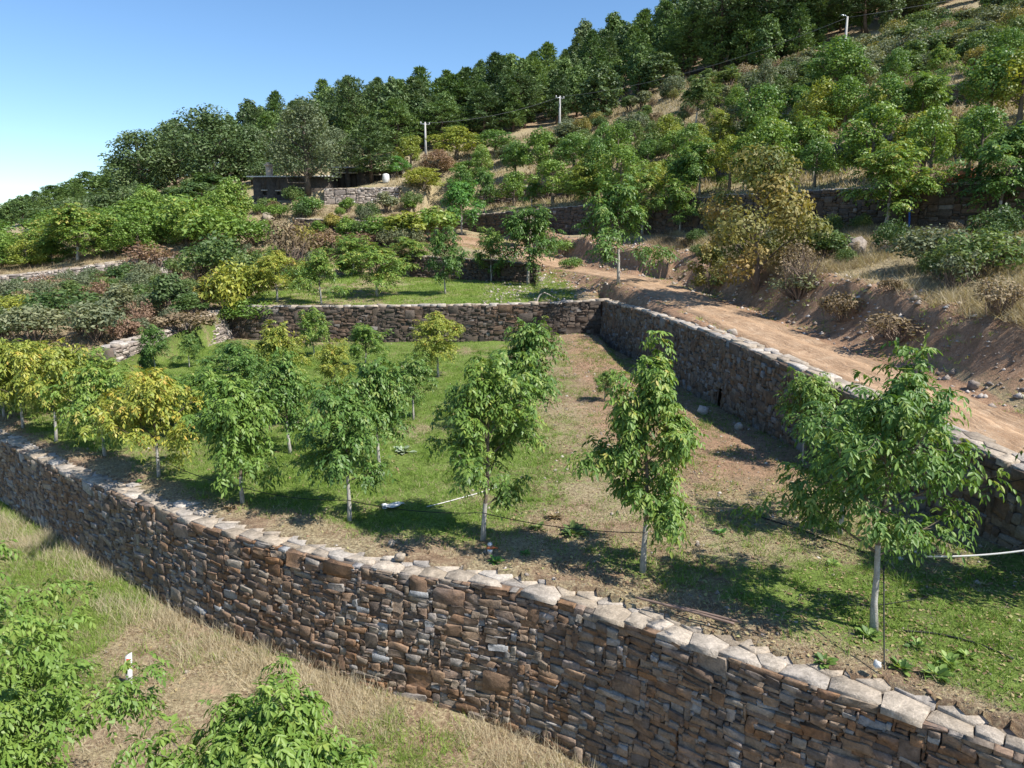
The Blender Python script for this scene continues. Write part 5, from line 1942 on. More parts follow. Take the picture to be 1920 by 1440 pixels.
def w_orch_dry(x, y):
    g, d, r = fields(x, y)
    yA = np.interp(x, [q[0] for q in LA], [q[1] for q in LA])
    xC = np.interp(y, [q[1] for q in LC][::-1], [q[0] for q in LC][::-1])
    return (1 - g) * (1 - .75 * d) * .8 * (y > yA + .75) * (x < xC - .2) * (y < 42) * ((y < 33) | (x > -17.3)) * np.clip(18 / np.maximum(y, 8), .2, 1)


def w_low(x, y):
    yA = np.interp(x, [q[0] for q in LA], [q[1] for q in LA])
    return (y < yA - .25) * np.clip(fbm(x, y, 1.1, 8, 4) * 4.2 - 1.75, .04, 1)


def w_low_green(x, y):
    yA = np.interp(x, [q[0] for q in LA], [q[1] for q in LA])
    return (y < yA - .25) * np.clip(fbm(x, y, 1.7, 18, 3) * 3 - 1.4 + .8 * (x < -8.5), 0, 1)


def w_bank(x, y):
    bd = np.interp(y, [q[1] for q in LBANK][::-1], [q[0] for q in LBANK][::-1])
    y4 = np.interp(x, [q[0] for q in LR4], [q[1] for q in LR4])
    return (x > bd + 1.3) * (y < y4 + 1.5) * np.clip(fbm(x, y, 1.8, 28, 4) * 4.5 - 1.8, .05, 1)


def w_verge(x, y):
    r = road_dist(x, y)
    bd = np.interp(y, [q[1] for q in LBANK][::-1], [q[0] for q in LBANK][::-1])
    xC = np.interp(y, [q[1] for q in LC][::-1], [q[0] for q in LC][::-1])
    return (r > 1.5) * (x > np.where(y < 42, xC + .8, -50)) * (x < bd + 1.2) * np.clip(fbm(x, y, 1.4, 38, 3) * 2 - .7, 0, 1)


def w_mid(x, y):
    ye = np.interp(x, [q[0] for q in LE], [q[1] for q in LE])
    return (y > 43) * (y < ye - .1) * np.clip(fbm(x, y, 1.6, 48, 3) * 2 - .4, 0, 1)


def w_scrub(x, y):
    yh = np.interp(x, [q[0] for q in LH], [q[1] for q in LH])
    return (y > np.where(x < -17.6, 33.5, 60)) * (y < yh + 16) * ((x < -17.8) | (y > 58))


def w_hill(x, y):
    yf = np.interp(x, [q[0] for q in LF], [q[1] for q in LF])
    yt = np.interp(x, [q[0] for q in LTOP], [q[1] for q in LTOP])
    return (y > yf + .8) * (y < yt + 8) * np.clip(fbm(x, y, 3.0, 58, 3) * 2 - .4, .1, 1)


tufts("green_grass", "short green grass covering the orchard terrace", 22000, (-28, 9, 8, 42), w_orch_green, 9, (.06, .2), (.012, .026), L_GRASS, 1, .07, .7, (0, .85))
tufts("dry_grass", "tall pale dry grass along the foot of the front wall", 1100, (-18, 4, 6, 22), lambda x, y: (y < np.interp(x, [q[0] for q in LA], [q[1] for q in LA]) - .2) * (y > np.interp(x, [q[0] for q in LA], [q[1] for q in LA]) - 1.6) * np.clip(fbm(x, y, 1.5, 98, 3) * 5 - 2.3, 0, 1), 12, (.15, .55), (.006, .012), L_STRAW, 33, .07, .35, (.4, 1))
tufts("dry_grass", "short dry grass between the walnut trees", 14000, (-28, 10, 7.5, 42), w_orch_dry, 8, (.05, .16), (.01, .02), L_STRAW, 2, .08, .8, (0, .75))
tufts("dry_grass", "pale dry grass on the ground below the front wall", 3600, (-20, 5, 4, 21), w_low, 18, (.05, .22), (.006, .011), L_STRAW, 3, .045, .95)
tufts("green_grass", "green weeds and grass below the front wall", 4500, (-22, 5, 4, 24), w_low_green, 12, (.08, .3), (.009, .018), L_GRASS, 4, .08, .6, (.2, 1))
tufts("dry_grass", "tall pale dry grass on the bank above the track", 9000, (12, 36, 10, 60), w_bank, 12, (.18, .65), (.012, .026), L_STRAW, 5, .14, .7, (.15, 1))
tufts("dry_grass", "brown withered weeds on the bank above the track", 2600, (10, 36, 10, 64), w_bank, 10, (.2, .7), (.014, .03), L_BRACKEN, 55, .15, .6, (0, .7))
tufts("green_grass", "sparse weeds along the dirt track", 2500, (-8, 16, 9, 70), w_verge, 10, (.06, .22), (.014, .03), L_GRASS, 6, .1, .6, (.3, 1))
tufts("green_grass", "short grass on the small upper terrace", 7000, (-17, 4, 43, 59), w_mid, 8, (.08, .22), (.03, .05), L_GRASS, 7, .12, .7, (.1, 1))
tufts("dry_grass", "dry grass and bracken between the scrub bushes", 7000, (-48, -6, 33.5, 80), w_scrub, 9, (.2, .6), (.03, .06), L_BRACKEN, 8, .18, .5, (.2, 1))
tufts("dry_grass", "tawny dry grass over the terraced hillside", 11000, (-14, 88, 38, 112), w_hill, 8, (.25, .75), (.05, .1), L_STRAW, 9, .25, .5, (0, .8))


tufts("green_grass", "taller grass clumps dotted over the orchard terrace", 1500, (-24, 9, 8, 40), w_orch_green, 26, (.1, .3), (.008, .018), L_GRASS, 61, .07, .55, (0, .95))


def litter(name, label, n, region, weight, size, mat, seed, up=.02, cat="leaves"):
    rng = np.random.default_rng(seed)
    X, Y = [], []
    tot = 0
    for _ in range(30):
        x = rng.uniform(region[0], region[1], n)
        y = rng.uniform(region[2], region[3], n)
        k = rng.random(n) < weight(x, y)
        X.append(x[k]); Y.append(y[k]); tot += k.sum()
        if tot >= n:
            break
    x, y = np.concatenate(X)[:n], np.concatenate(Y)[:n]
    n = len(x)
    p = np.stack([x, y, zs(x, y) + rng.uniform(.005, up, n)], -1)
    nrm = unit(np.stack([rng.normal(0, .35, n), rng.normal(0, .35, n), np.ones(n)], -1))
    a = unit(np.cross(nrm, rng.normal(0, 1, (n, 3))))
    L = rng.uniform(size[0], size[1], n)
    v, f, per = leaf_quads(p, a, nrm, L, L * rng.uniform(.4, .65, n), .15, False)
    return tag(link(name, mesh_from(name, v, f, False, {"tone": ('FACE', rng.random(n))}, mat)), label, cat, None, "stuff")


def w_litter(x, y):
    yA = np.interp(x, [q[0] for q in LA], [q[1] for q in LA])
    xC = np.interp(y, [q[1] for q in LC][::-1], [q[0] for q in LC][::-1])
    return (y > yA + .3) * (x < xC - .1) * np.clip(fbm(x, y, 1.5, 68, 3) * 2.2 - .5, .05, 1) * np.clip(.35 + .2 * x, .12, 1)


litter("fallen_leaves", "fallen dry walnut leaves on the orchard ground", 26000, (-16, 9.5, 8, 40), w_litter, (.03, .095), L_LITTER, 11)
litter("fallen_leaves", "leaf litter on the lower ground below the front wall", 8000, (-16, 5, 4, 18), w_low, (.04, .1), L_LITTER, 12)


def rocks(name, label, n, region, weight, size, mat, seed, px=None):
    rng = np.random.default_rng(seed)
    X, Y = [], []
    tot = 0
    for _ in range(30):
        x = rng.uniform(region[0], region[1], n)
        y = rng.uniform(region[2], region[3], n)
        k = rng.random(n) < weight(x, y)
        X.append(x[k]); Y.append(y[k]); tot += k.sum()
        if tot >= n:
            break
    x, y = np.concatenate(X)[:n], np.concatenate(Y)[:n]
    n = len(x)
    c = np.stack([x, y, zs(x, y)], -1)
    base = np.array([[1, 0, 0], [.3, .95, 0], [-.8, .6, 0], [-.85, -.5, 0], [.25, -.95, 0], [.1, .1, .8], [0, 0, -.5]])
    fc = np.array([(0, 1, 5), (1, 2, 5), (2, 3, 5), (3, 4, 5), (4, 0, 5), (1, 0, 6), (2, 1, 6), (3, 2, 6), (4, 3, 6), (0, 4, 6)])
    s = size[0] * (size[1] / size[0]) ** (rng.random(n) ** 2.2)
    V = base[None] * (1 + rng.normal(0, .16, (n, 7, 3)))
    az = rng.uniform(0, 6.28, n)
    ca, sa = np.cos(az), np.sin(az)
    x2 = V[..., 0] * ca[:, None] - V[..., 1] * sa[:, None] * .7
    y2 = V[..., 0] * sa[:, None] + V[..., 1] * ca[:, None] * .7
    z2 = V[..., 2] * rng.uniform(.45, 1, n)[:, None]
    V = np.stack([x2, y2, z2], -1) * s[:, None, None] + c[:, None]
    F = (fc[None] + (np.arange(n) * 7)[:, None, None]).reshape(-1, 3)
    return tag(link(name, mesh_from(name, V.reshape(-1, 3), F, False, {"tone": ('FACE', np.repeat(rng.random(n), 10))}, mat)), label, "stones", None, "stuff")


M_CLOD = mat_plain("earth_clod", (0.24, 0.155, 0.095), .95, .4, 6)


def w_road_rock(x, y):
    r = road_dist(x, y)
    bd = np.interp(y, [q[1] for q in LBANK][::-1], [q[0] for q in LBANK][::-1])
    xC = np.interp(y, [q[1] for q in LC][::-1], [q[0] for q in LC][::-1])
    return np.clip(.1 + .9 * smooth01(r, 1.0, 2.2), 0, 1) * (x > np.where(y < 42, xC + .6, -2)) * (x < bd + 2.0)


def w_orch_rock(x, y):
    g, d, r = fields(x, y)
    return w_litter(x, y) * .4 + d * .5 * (x < np.interp(y, [q[1] for q in LC][::-1], [q[0] for q in LC][::-1]) - .1) * (y > np.interp(x, [q[0] for q in LA], [q[1] for q in LA]) + .4)


rocks("gravel", "loose stones along the track and its cut bank", 6000, (-2, 17, 9, 66), w_road_rock, (.02, .2), M_STONE_PALE, 21)
rocks("gravel", "small stones scattered over the bare orchard earth", 2600, (-14, 10, 8, 42), w_orch_rock, (.015, .09), M_STONE_PALE, 22)
rocks("gravel", "clods of bare earth on the orchard ground", 3200, (-12, 10, 8, 42), w_orch_rock, (.015, .07), M_CLOD, 24)
rocks("gravel", "small stones in the dry grass below the front wall", 900, (-16, 5, 4, 18), w_low, (.015, .09), M_STONE_PALE, 23)
#%%OBJ
# ------------------------------------------------------------------ the old stone house and yard
M_HOUSE = mat_stone("house_stone", STONE_DARK, 0.0, 0.6)
M_ROOFMETAL = mat_plain("roof_sheet", (0.5, 0.52, 0.55), 0.45, 0.15, 1.5)
M_PLASTER = mat_plain("pale_plaster", (0.5, 0.44, 0.36), 0.9, 0.2, 2.0)
M_BRICKISH = mat_plain("chimney_plaster", (0.52, 0.4, 0.3), 0.9, 0.25, 5.0)
M_DARKWOOD = mat_plain("old_wood", (0.05, 0.042, 0.036), 0.8, 0.3, 4.0)
M_WHITE = mat_plain("white_plastic", (0.6, 0.6, 0.58), 0.6, 0.1, 8.0)
M_CONC = mat_plain("pole_concrete", (0.4, 0.385, 0.36), 0.85, 0.2, 3.0)
M_STEEL = mat_plain("galvanised_steel", (0.5, 0.52, 0.54), 0.35, 0.15, 12.0, 0.8)
M_BLACK = mat_plain("black_hose", (0.018, 0.018, 0.018), 0.5, 0.2, 20.0)
M_PALEHOSE = mat_plain("pale_hose", (0.62, 0.6, 0.57), 0.5, 0.1, 20.0)
M_RED = mat_plain("red_reflector", (0.6, 0.03, 0.02), 0.35, 0.1, 20.0)
M_BLUE = mat_plain("blue_pipe", (0.02, 0.1, 0.42), 0.35, 0.15, 20.0)
M_ORANGE = mat_plain("orange_plastic", (0.4, 0.13, 0.05), 0.5, 0.15, 15.0)
M_CLAY = mat_plain("hollow_clay_brick", (0.42, 0.15, 0.07), 0.85, 0.25, 8.0)
M_DEADWOOD = mat_plain("bleached_wood", (0.42, 0.37, 0.31), 0.85, 0.25, 14.0)
M_OLDPIPE = mat_plain("rusty_pipe", (0.2, 0.14, 0.11), 0.7, 0.35, 9.0)


def house(name, x0, x1, y, z0, h, depth, label, doors, roof_over, chimney=None, slope=.35, wall_mat=None):
    """stone house: front wall at y with real openings, side and back walls, flat lean-to roof"""
    cx = (x0 + x1) / 2
    root = empty(name, (cx, y, z0))
    tag(root, label, "house")
    W = (x1 - x0) / 2
    th = .45
    mb = MB()
    edges = [-W]
    for a, b, sill, head, kind in doors:
        edges += [a, b]
    edges += [W]
    for k in range(0, len(edges), 2):
        a, b = edges[k], edges[k + 1]
        mb.box(((a + b) / 2, th / 2, h / 2 - .6), (b - a, th, h + 1.2))
    for a, b, sill, head, kind in doors:
        mb.box(((a + b) / 2, th / 2, (head + h) / 2), (b - a, th, h - head))
        if sill > -.5:
            mb.box(((a + b) / 2, th / 2, (sill - 1.2) / 2), (b - a, th, sill + 1.2))
    mb.box((-W + th / 2, depth / 2 + th / 2 + .002, h / 2 - .6), (th, depth - th, h + 1.2 + slope))
    mb.box((W - th / 2, depth / 2 + th / 2 + .002, h / 2 - .6), (th, depth - th, h + 1.2 + slope))
    mb.box((0, depth - th / 2, h / 2 - .6), (2 * W - 2 * th - .01, th, h + 1.2 + slope))
    mb.build("wall", wall_mat or M_HOUSE, root)
    for a, b, sill, head, kind in doors:
        m = MB()
        m.box(((a + b) / 2, th * .7, (max(sill, 0) + head) / 2), (b - a, .06, head - max(sill, 0)))
        d = m.build(kind, M_DARKWOOD, root)
        m = MB()
        m.box(((a + b) / 2, -.03, head + .07), (b - a + .3, .1, .13))
        m.build("lintel", M_DEADWOOD, d)
    m = MB()
    o = roof_over
    zt = h + .02
    sl = slope
    v = [(-W - o, -o, zt), (W + o, -o, zt + .05), (W + o, depth + o, zt + sl + .05), (-W - o, depth + o, zt + sl)]
    v = v + [(a, b, c + .1) for a, b, c in v]
    m.add(v, [(3, 2, 1, 0), (4, 5, 6, 7), (0, 1, 5, 4), (1, 2, 6, 5), (2, 3, 7, 6), (3, 0, 4, 7)])
    rf_ = m.build("roof", M_ROOFMETAL, root)
    if chimney:
        m = MB()
        c_x, c_y = chimney
        m.box((c_x, c_y, zt + .75), (.62, .62, 1.2))
        m.box((c_x, c_y, zt + 1.42), (.9, .9, .14))
        m.box((c_x, c_y, zt + 1.6), (.5, .5, .22))
        m.build("chimney", M_BRICKISH, rf_)
    return root


xa, ya, za = at(477, 388, 82.5)
xb, _, _ = at(618, 388, 82.5)
house("stone_house", xa, xb, 82.5, za, 3.2, 6, "old dark stone house with a light flat roof and small chimney",
      [(-3.2, -2.75, 1.3, 1.75, "window"), (-1.6, -1.2, 1.3, 1.7, "window"), (1.0, 1.9, .9, 2.0, "window")], .5, (-2.7, 1.2))
xa, ya, za = at(622, 352, 86.0)
xb, _, zb = at(742, 315, 86.0)
house("stone_house", xa, xb, 86.0, za - .3, 2.5, 5, "low dark stone house with two doorways behind the yard wall",
      [(-3.1, -2.2, -.6, 1.9, "door"), (-1.6, -.8, -.6, 1.9, "door"), (1.2, 1.9, .9, 1.7, "window")], .3, None)
# pale gable end of a small outbuilding
x, y, z = at(744, 332, 87.5)
root = tag(empty("outbuilding", (x, y, float(zs(x, y)))), "small pale-walled outbuilding right of the low stone house", "shed")
m = MB()
gh = z - float(zs(x, y)) + 1.4
m.add([(-.9, 0, -.5), (.9, 0, -.5), (.9, 0, gh - .3), (0, 0, gh + .35), (-.9, 0, gh - .3), (-.9, 3, -.5), (.9, 3, -.5), (.9, 3, gh - .3), (0, 3, gh + .35), (-.9, 3, gh - .3)],
      [(0, 1, 2, 3, 4), (9, 8, 7, 6, 5), (1, 6, 7, 2), (5, 0, 4, 9), (0, 5, 6, 1)])
m.build("wall", M_PLASTER, root)
m = MB()
for s in (-1, 1):
    m.add([(0, -.2, gh + .42), (s * 1.15, -.2, gh - .42), (s * 1.15, 3.2, gh - .42), (0, 3.2, gh + .42), (0, -.2, gh + .52), (s * 1.15, -.2, gh - .32), (s * 1.15, 3.2, gh - .32), (0, 3.2, gh + .52)],
          [(3, 2, 1, 0), (4, 5, 6, 7), (0, 1, 5, 4), (1, 2, 6, 5), (2, 3, 7, 6), (3, 0, 4, 7)])
m.build("roof", mat_plain("old_roof_tile", (0.35, 0.2, 0.13), .9, .3, 6), root)
m = MB()
m.box((.45, -.02, .9), (.5, .06, 1.8))
m.build("door", M_DARKWOOD, root)

# white barrel in the yard
x, y, _ = at(724, 350, 83.5)
z = float(zs(x, y))
root = tag(empty("barrel", (x, y, z), 0, .68), "white plastic barrel standing behind the yard wall", "barrel")
m = MB()
m.tube([(0, 0, 0), (0, 0, .1), (0, 0, .7), (0, 0, 1.3), (0, 0, 1.42)], [.5, .58, .6, .56, .44], 14)
m.build("body", M_WHITE, root, None, True)
m = MB()
m.tube([(0, 0, 1.42), (0, 0, 1.5)], [.3, .28], 12)
m.build("lid", M_WHITE, root)

# ------------------------------------------------------------------ poles and wires
POLES = []
for px, base, top, yy, lab, lamp in [(1050, 262, 180, 98, "middle concrete power pole standing on the dry meadow", False),
                                     (1578, 205, 31, 78, "tallest concrete pole with a lamp at the upper right", True),
                                     (797, 285, 229, 96, "shortest power pole above the yellowish tree", False)]:
    x, y, zt = at(px + (11 if lamp else 0), top, yy)
    z = float(zs(x, y))
    h = zt - z
    root = tag(empty("utility_pole", (x, y, z)), lab, "pole", "power poles on the hillside")
    m = MB()
    m.tube([(0, 0, -.3), (0, 0, h * .5), (0, 0, h)], [.17, .14, .1], 8)
    m.build("pole", M_CONC, root)
    if lamp:
        m = MB()
        m.tube([(0, 0, h - .1), (-.25, -.12, h + .06), (-.5, -.25, h + .04)], .04, 6)
        m.box((-.6, -.3, h + .02), (.4, .16, .1), .45)
        m.build("lamp_head", M_STEEL, root)
        POLES.append((x, y, zt - .1))
        continue
    m = MB()
    m.box((0, 0, h - .25), (1.3, .08, .08), .5)
    ca = m.build("cross_arm", M_STEEL, root)
    for s in (-.58, 0, .58):
        m = MB()
        m.tube([(s * .88, s * .48, h - .2), (s * .88, s * .48, h - .12), (s * .88, s * .48, h + .02)], [.05, .07, .04], 8)
        m.build("insulator", M_WHITE, ca)
    POLES.append((x, y, zt - .1))


def wire(a, b, sag, r, mat, name, label, cat="cable", n=24, group=None):
    a, b = np.array(a, float), np.array(b, float)
    t = np.linspace(0, 1, n)[:, None]
    p = a * (1 - t) + b * t
    p[:, 2] -= sag * 4 * (t * (1 - t))[:, 0]
    m = MB()
    o = p.copy()
    m.tube(p - a, r, 5)
    return tag(m.build(name, mat, None, tuple(a), True), label, cat, group)


M_WIRE = mat_plain("overhead_wire", (0.12, 0.12, 0.12), .5, .1, 5)
wire(POLES[2], POLES[0], .7, .02, M_WIRE, "overhead_wire", "overhead wire between the shortest and the middle power pole")
wire(POLES[0], POLES[1], 1.2, .02, M_WIRE, "overhead_wire", "overhead wire between the middle and the tallest pole")
wire(POLES[1], (88, 62, POLES[1][2] + 9), 1.2, .02, M_WIRE, "overhead_wire", "overhead wire leaving the tallest pole towards the upper right")

# ------------------------------------------------------------------ irrigation hoses strung along the front row
def tp(px, py, h):
    p = gpx(px, py)
    return (p[0], p[1] - .06, p[2] + h)


T = [tp(298, 894, .55), tp(455, 943, .42), tp(655, 976, .5), tp(905, 1013, .62), tp(1205, 1073, .8)]
hl = ["from the yellowing walnut to the drooping one", "from the drooping walnut to the bent-trunk one", "from the bent-trunk walnut to the broad middle one", "from the broad middle walnut to the tall narrow one"]
for a, b, l in zip(T[:-1], T[1:], hl):
    wire(a, b, .1, .009, M_BLACK, "irrigation_hose", "black hose strung " + l, "hose", 20, "hoses strung along the walnut rows")
pA, pB, pC = tp(1205, 1073, 1.35), tp(1575, 1003, .78), at(1925, 897, 12.6)
wire(pA, pB, .12, .009, M_BLACK, "irrigation_hose", "black hose strung from the tall narrow walnut to the half hidden one", "hose", 20, "hoses strung along the walnut rows")
wire(pB, pC, .1, .009, M_BLACK, "irrigation_hose", "black hose strung from the half hidden walnut to the right edge", "hose", 20, "hoses strung along the walnut rows")
wire(at(1735, 1043, 10.6), at(1960, 1026, 10.2), .05, .016, M_PALEHOSE, "irrigation_hose", "pale hose running from the large near walnut out of the right edge", "hose")


def ground_line(pp, r, mat, name, label, cat="hose", lift=.02):
    P = np.array([gpx(*q) for q in pp])
    P, _ = smooth_path(P, .12)
    P[:, 2] = zs(P[:, 0], P[:, 1]) + lift
    m = MB()
    m.tube(P - P[0], r, 6)
    return tag(m.build(name, mat, None, tuple(P[0]), True), label, cat)


ground_line([(1405, 962), (1470, 985), (1540, 1010), (1625, 1040)], .014, M_BLACK, "irrigation_hose", "black hose lying on the ground left of the half hidden walnut")
ground_line([(1690, 1185), (1760, 1190), (1830, 1208), (1900, 1238)], .014, M_BLACK, "irrigation_hose", "black hose lying in the grass right of the large near walnut")
ground_line([(1560, 1136), (1620, 1138), (1690, 1132), (1740, 1122)], .008, M_BLACK, "wire_line", "thin dark wire lying behind the large near walnut's trunk", "wire")
ground_line([(800, 952), (850, 940), (905, 925), (950, 908)], .012, M_PALEHOSE, "irrigation_hose", "pale hose lying in the grass beside the white plastic sheet")

# cable from the large near walnut down to the wall
pe = gpx(1664, 1284)
wire(at(1657, 1060, 9.95), (pe[0], pe[1] + .12, .1), .01, .011, M_BLACK, "guy_cable", "straight dark cable from the large near walnut down to the front wall")

# two old pipes lying along the coping
for k, (p0, p1, lab) in enumerate([((1192, 1158), (1375, 1193), "rusty pipe lying on the front wall, longer of the two"), ((1250, 1163), (1388, 1186), "rusty pipe lying on the front wall, shorter of the two")]):
    a, b = gpx(*p0), gpx(*p1)
    wire((a[0], a[1], .15), (b[0], b[1], .15), -.01, .022, M_OLDPIPE, "old_pipe", lab, "pipe")


def rock(px, py, size, label, mat=None, seed=1, y=None, name="boulder", cat="rock", flat=.7, sink=.25):
    rng = np.random.default_rng(seed)
    p = gpx(px, py) if y is None else (at(px, py, y)[0], y, float(zs(at(px, py, y)[0], y)))
    V, q, t = [], [], []
    n, rings = 9, 5
    for i in range(rings):
        th_ = math.pi * (i + .5) / rings
        for k in range(n):
            az = 2 * math.pi * k / n + .3 * i
            r = (1 + rng.uniform(-.22, .2))
            V.append((math.sin(th_) ** .6 * math.cos(az) * r, math.sin(th_) ** .6 * math.sin(az) * r * .75, math.cos(th_) * flat * r))
    V += [(0, 0, flat), (0, 0, -flat)]
    V = np.array(V) * size
    for i in range(rings - 1):
        for k in range(n):
            k2 = (k + 1) % n
            q.append((i * n + k, (i + 1) * n + k, (i + 1) * n + k2, i * n + k2))
    for k in range(n):
        t.append((k, (k + 1) % n, rings * n))
        t.append(((rings - 1) * n + (k + 1) % n, (rings - 1) * n + k, rings * n + 1))
    o = link(name, mesh_from(name, V, [np.array(q), np.array(t)], False, None, mat or M_STONE_PALE), None, (p[0], p[1], p[2] + size * flat * (1 - sink * 2)))
    o.rotation_euler = (rng.uniform(-.2, .2), rng.uniform(-.2, .2), rng.uniform(0, 6))
    return tag(o, label, cat)


rock(1600, 478, .75, "rounded boulder on the bank below the first upper wall", None, 1)
rock(1650, 462, .6, "flat slab boulder on the bank right of the rounded boulder", M_COPING, 2, None, flat=.35)
rock(1668, 474, .5, "grey boulder lying beside the flat slab boulder on the bank", None, 3, None, flat=.5)
rock(1372, 628, .22, "pale stone on the right verge of the track", M_COPING, 4)
rock(1825, 728, .2, "grey stone on the verge near the right edge", None, 5)
rock(1385, 805, .2, "white stone on the bare orchard earth near the shaded wall", M_COPING, 6)
rock(1505, 950, .09, "small pale stone on the orchard ground", M_COPING, 7)
rock(1318, 775, .25, "round grey stone at the foot of the shaded wall", None, 8)
rock(505, 415, .9, "pale boulder on the slope below the old house", M_COPING, 9)
rock(600, 408, .7, "pale stone block on top of the dark broken wall", M_COPING, 10, 70.2)
rock(750, 1052, .12, "pale stone on the orchard ground by the wall edge", M_COPING, 11)
rock(735, 1022, .1, "small pale stone left of the metal valve", M_COPING, 12)
x, y = gpx(1640, 1300)[:2]
rk = rock(1640, 1292, .07, "white stone wedged on the front wall beside the cable", M_WHITE, 13, None, "white_stone")
rk.location.z = .2

# water valve
x, y, z = gpx(919, 1040)
root = tag(empty("water_valve", (x, y, z)), "small metal water valve with an orange ring on the orchard ground", "valve")
m = MB(); m.tube([(0, 0, -.05), (0, 0, .16)], .06, 10); m.build("riser", M_STEEL, root)
m = MB(); m.tube([(0, 0, .13), (0, 0, .17)], .075, 10); m.tube([(.05, 0, .14), (.15, -.02, .14)], .02, 6); m.build("ring", M_ORANGE, root)
m = MB(); m.tube([(0, 0, .17), (0, 0, .22), (0, 0, .25)], [.06, .055, .03], 10); m.build("cap", M_STEEL, root)

# crumpled plastic sheet
p = gpx(735, 953)
gx_, gy_ = np.meshgrid(np.linspace(-.24, .24, 12), np.linspace(-.1, .1, 8), indexing='ij')
sh = .05 + .16 * (fbm(gx_ * 3, gy_ * 3, .5, 5, 3) - .3) + .03 * gx_
ov = np.stack([p[0] + gx_ * (1 + .2 * np.sin(gy_ * 9)), p[1] + gy_ * (1 + .25 * np.cos(gx_ * 7)), np.zeros_like(gx_)], -1)
ov[..., 2] = zs(ov[..., 0], ov[..., 1]) + np.maximum(.03, sh)
ki, kj = np.meshgrid(np.arange(11), np.arange(7), indexing='ij')
r0 = (ki * 8 + kj).ravel()
o = link("plastic_sheet", mesh_from("plastic_sheet", ov.reshape(-1, 3) - np.array(p), np.stack([r0, r0 + 8, r0 + 9, r0 + 1], 1), True, None, M_WHITE), None, p)
sm = o.modifiers.new("thickness", 'SOLIDIFY'); sm.thickness = .006
tag(o, "crumpled white plastic sheet lying in the orchard grass", "plastic sheet")

# marker post
p = gpx(243, 1290)
root = tag(empty("marker_post", (p[0], p[1], p[2]), .3), "white marker post with a red reflector below the front wall", "marker post")
m = MB()
m.add([(-.055, -.03, -.2), (.055, -.03, -.2), (.055, .03, -.2), (-.055, .03, -.2), (-.055, -.03, .66), (.055, -.03, .72), (.055, .03, .72), (-.055, .03, .66)],
      [(0, 3, 2, 1), (4, 5, 6, 7), (0, 1, 5, 4), (1, 2, 6, 5), (2, 3, 7, 6), (3, 0, 4, 7)])
m.build("post", M_WHITE, root)
m = MB(); m.box((0, -.034, .54), (.07, .008, .15)); m.build("reflector", M_RED, root)
root.rotation_euler = (0, .07, .3)

# dead branch on the small terrace edge
p = gpx(1008, 582)
P = np.array([(0, 0, 0), (-.02, 0, .35), (.12, 0, .62), (.35, 0, .72), (.62, .05, .6), (.95, .1, .42)])
m = MB(); m.tube(P * 1.15, [.055, .05, .045, .04, .03, .015], 6)
tag(m.build("dead_branch", M_DEADWOOD, None, p, True), "bleached curved dead branch standing on the back wall's top", "branch")

# lit stone pier
LP = [(0.45, 64.9, 6.6, 8.75), (1.2, 65.3, 6.6, 8.75), (1.95, 65.75, 6.6, 8.75)]
build_wall("stone_pier", LP, "sunlit pale stone pier in front of the first upper wall", None, None, cell=.09, stone_w=(2, 6), stone_h=(1, 2), mat=M_COPING, coping_rows=1,
           coping_w=(.4, .7), seed=41, batter=.0, thick=1.0, min_px=6, category="stone pier")

# clay bricks and blue pipe by the first upper wall
for k, (px, py, lab, sz) in enumerate([(1797, 331, "orange hollow brick on top of the first upper wall, left one", .38), (1824, 331, "larger orange hollow brick on top of the first upper wall, right one", .5)]):
    x = at(px, py, 37.8)[0]
    z = float(zs(x, 38.3))
    root = tag(empty("clay_brick", (x, 38.3, z), .3), lab, "brick")
    m = MB(); m.box((0, 0, sz * .6 - .05), (sz * 1.2, sz, sz * 1.2)); m.build("block", M_CLAY, root)
    for a in (-.25, .25):
        m = MB(); m.box((a * sz, -sz / 2 - .004, sz * .6), (sz * .32, .01, sz * .7)); m.build("hole", M_DARKWOOD, root)  # dark plate on the brick face, painted shade of the hollow
xw = at(1706, 400, 37.9)
zb_ = float(zs(xw[0], 37.9))
root = tag(empty("blue_pipe", (xw[0], 37.9, zb_)), "blue water pipe standing before the dark first upper wall", "pipe")
m = MB(); m.tube([(0, 0, -.1), (.02, 0, .5), (-.03, 0, 1.0), (.03, 0, 1.55), (.05, .2, 1.75)], .05, 8); m.build("pipe", M_BLUE, root, None, True)
m = MB(); m.tube([(.0, -.03, .98), (.0, -.03, 1.16)], .085, 10); m.build("valve", M_BLUE, root)

# broad-leaved weeds in the orchard
def make_weed(seed, n=26, r=.3, mat=None, pale=False):
    rng = np.random.default_rng(seed)
    az = rng.uniform(0, 6.28, n)
    el = rng.uniform(.15, 1.0, n)
    a = np.stack([np.cos(az) * np.cos(el), np.sin(az) * np.cos(el), np.sin(el)], -1)
    p = a * (r * rng.uniform(.05, .5, n))[:, None]
    L = r * rng.uniform(.4, .8, n)
    nrm = unit(np.stack([-a[:, 0] * .6, -a[:, 1] * .6, np.ones(n)], -1) + rng.normal(0, .25, (n, 3)))
    v, f, per = leaf_quads(p, a, nrm, L, L * rng.uniform(.45, .7, n), .1, True)
    return mesh_from("weed", v, f, False, {"tone": ('FACE', np.repeat(rng.random(n), per))}, mat or L_WEED)


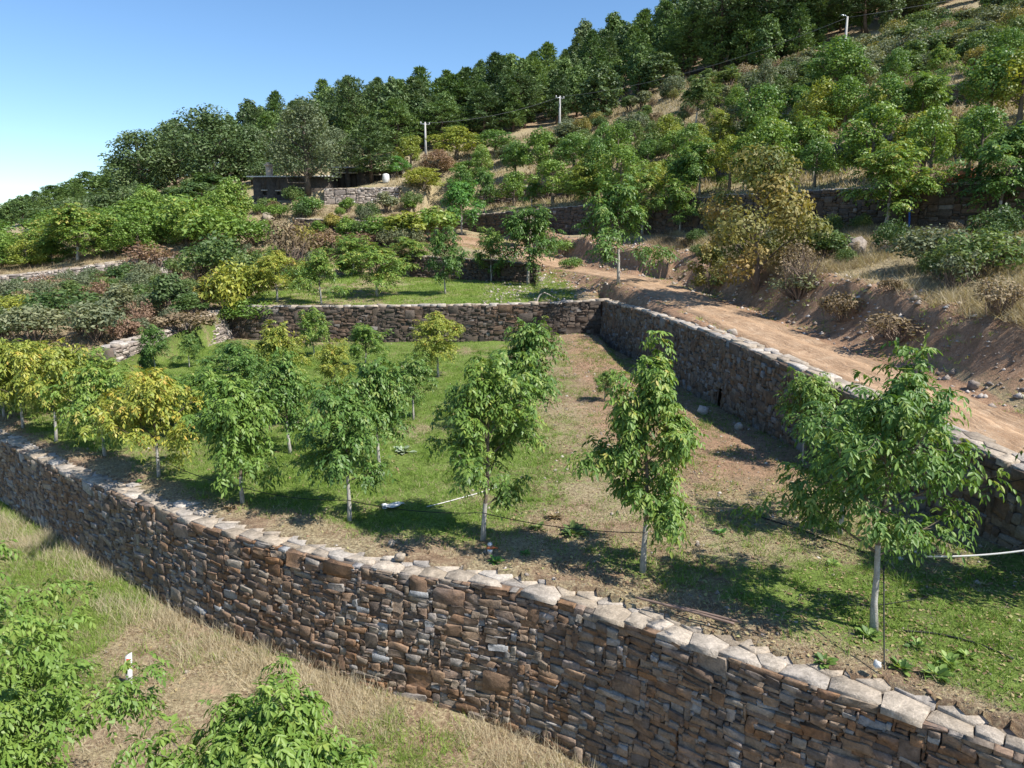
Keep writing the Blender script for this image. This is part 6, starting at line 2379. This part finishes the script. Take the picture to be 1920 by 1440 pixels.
L_PALEWEED = mat_leaf("pale_thistle_leaves", [(0, (0.12, 0.16, 0.09)), (.5, (0.2, 0.25, 0.16)), (1, (0.32, 0.36, 0.27))], .2, .6, .1)
WE = [make_weed(700 + k, 30, .3) for k in range(4)]
o = tag(link("thistle", make_weed(720, 36, .3, L_PALEWEED), None, gpx(758, 848)), "pale grey broad-leaved thistle in the orchard grass", "plant")
o.scale = (1.1, 1.1, .8)
for k, (px, py, s, leaf, lab) in enumerate([
        (1075, 1003, 1.7, L_BUSH, "dark green weed clump between the broad and the narrow walnut"), (1008, 992, 1.0, L_BUSH, "small dark weed left of the dark green weed clump"),
        (1040, 972, 1.1, L_BRACKEN, "dry brown weed clump behind the broad middle walnut"), (1630, 1195, 1.1, L_WEED, "green weed clump at the foot of the large near walnut"),
        (1545, 1245, 1.0, L_WEED, "broad-leaved weed above the front wall, left of the cable"), (1720, 1215, .9, L_WEED, "broad-leaved weed right of the cable"),
        (1780, 1245, 1.0, L_WEED, "pale broad-leaved weed in the near right corner"), (1755, 1268, 1.2, L_WEED, "large broad-leaved weed near the front wall's right end"),
        (1815, 1232, .8, L_WEED, "small broad-leaved weed by the ground hose"), (1690, 1255, 1.0, L_WEED, "broad-leaved weed just right of the cable's foot"),
        (930, 1055, .9, L_FRESH, "fresh weed below the metal valve"), (985, 1040, .6, L_FRESH, "tiny fresh weed right of the metal valve"),
        (1560, 1060, .8, L_WEED, "yellowish weed behind the large near walnut's shadow"), (1350, 1000, .8, L_FRESH, "bright weed in the half hidden walnut's shade"),
        (430, 955, .8, L_BRACKEN, "brown weed at the foot of the drooping walnut"), (260, 905, .6, L_FRESH, "green weed left of the yellowing walnut's trunk")]):
    o = link("weed", WE[k % 4], None, gpx(px, py))
    s *= .68
    o.scale = (s, s, s * .85)
    o.rotation_euler = (0, 0, k)
    o.material_slots[0].link = 'OBJECT'
    o.material_slots[0].material = leaf
    tag(o, lab, "weed", "weeds on the orchard ground")

# ------------------------------------------------------------------ look-alikes in one place are told apart by their order from left to right
PRE = {2: ["left", "right"], 3: ["leftmost", "middle", "rightmost"], 4: ["leftmost", "second leftmost", "second rightmost", "rightmost"],
       5: ["leftmost", "second leftmost", "middle", "second rightmost", "rightmost"]}
same = {}
for o in scene.objects:
    if o.parent is None and "label" in o and "group" in o:
        same.setdefault(o["label"], []).append(o)
for lab, os_ in same.items():
    if len(os_) in PRE:
        os_.sort(key=lambda q: float(project(np.array(q.location))[0]))
        for w_, q in zip(PRE[len(os_)], os_):
            new = w_ + " " + lab
            if len(new.split()) <= 16:
                q["label"] = new
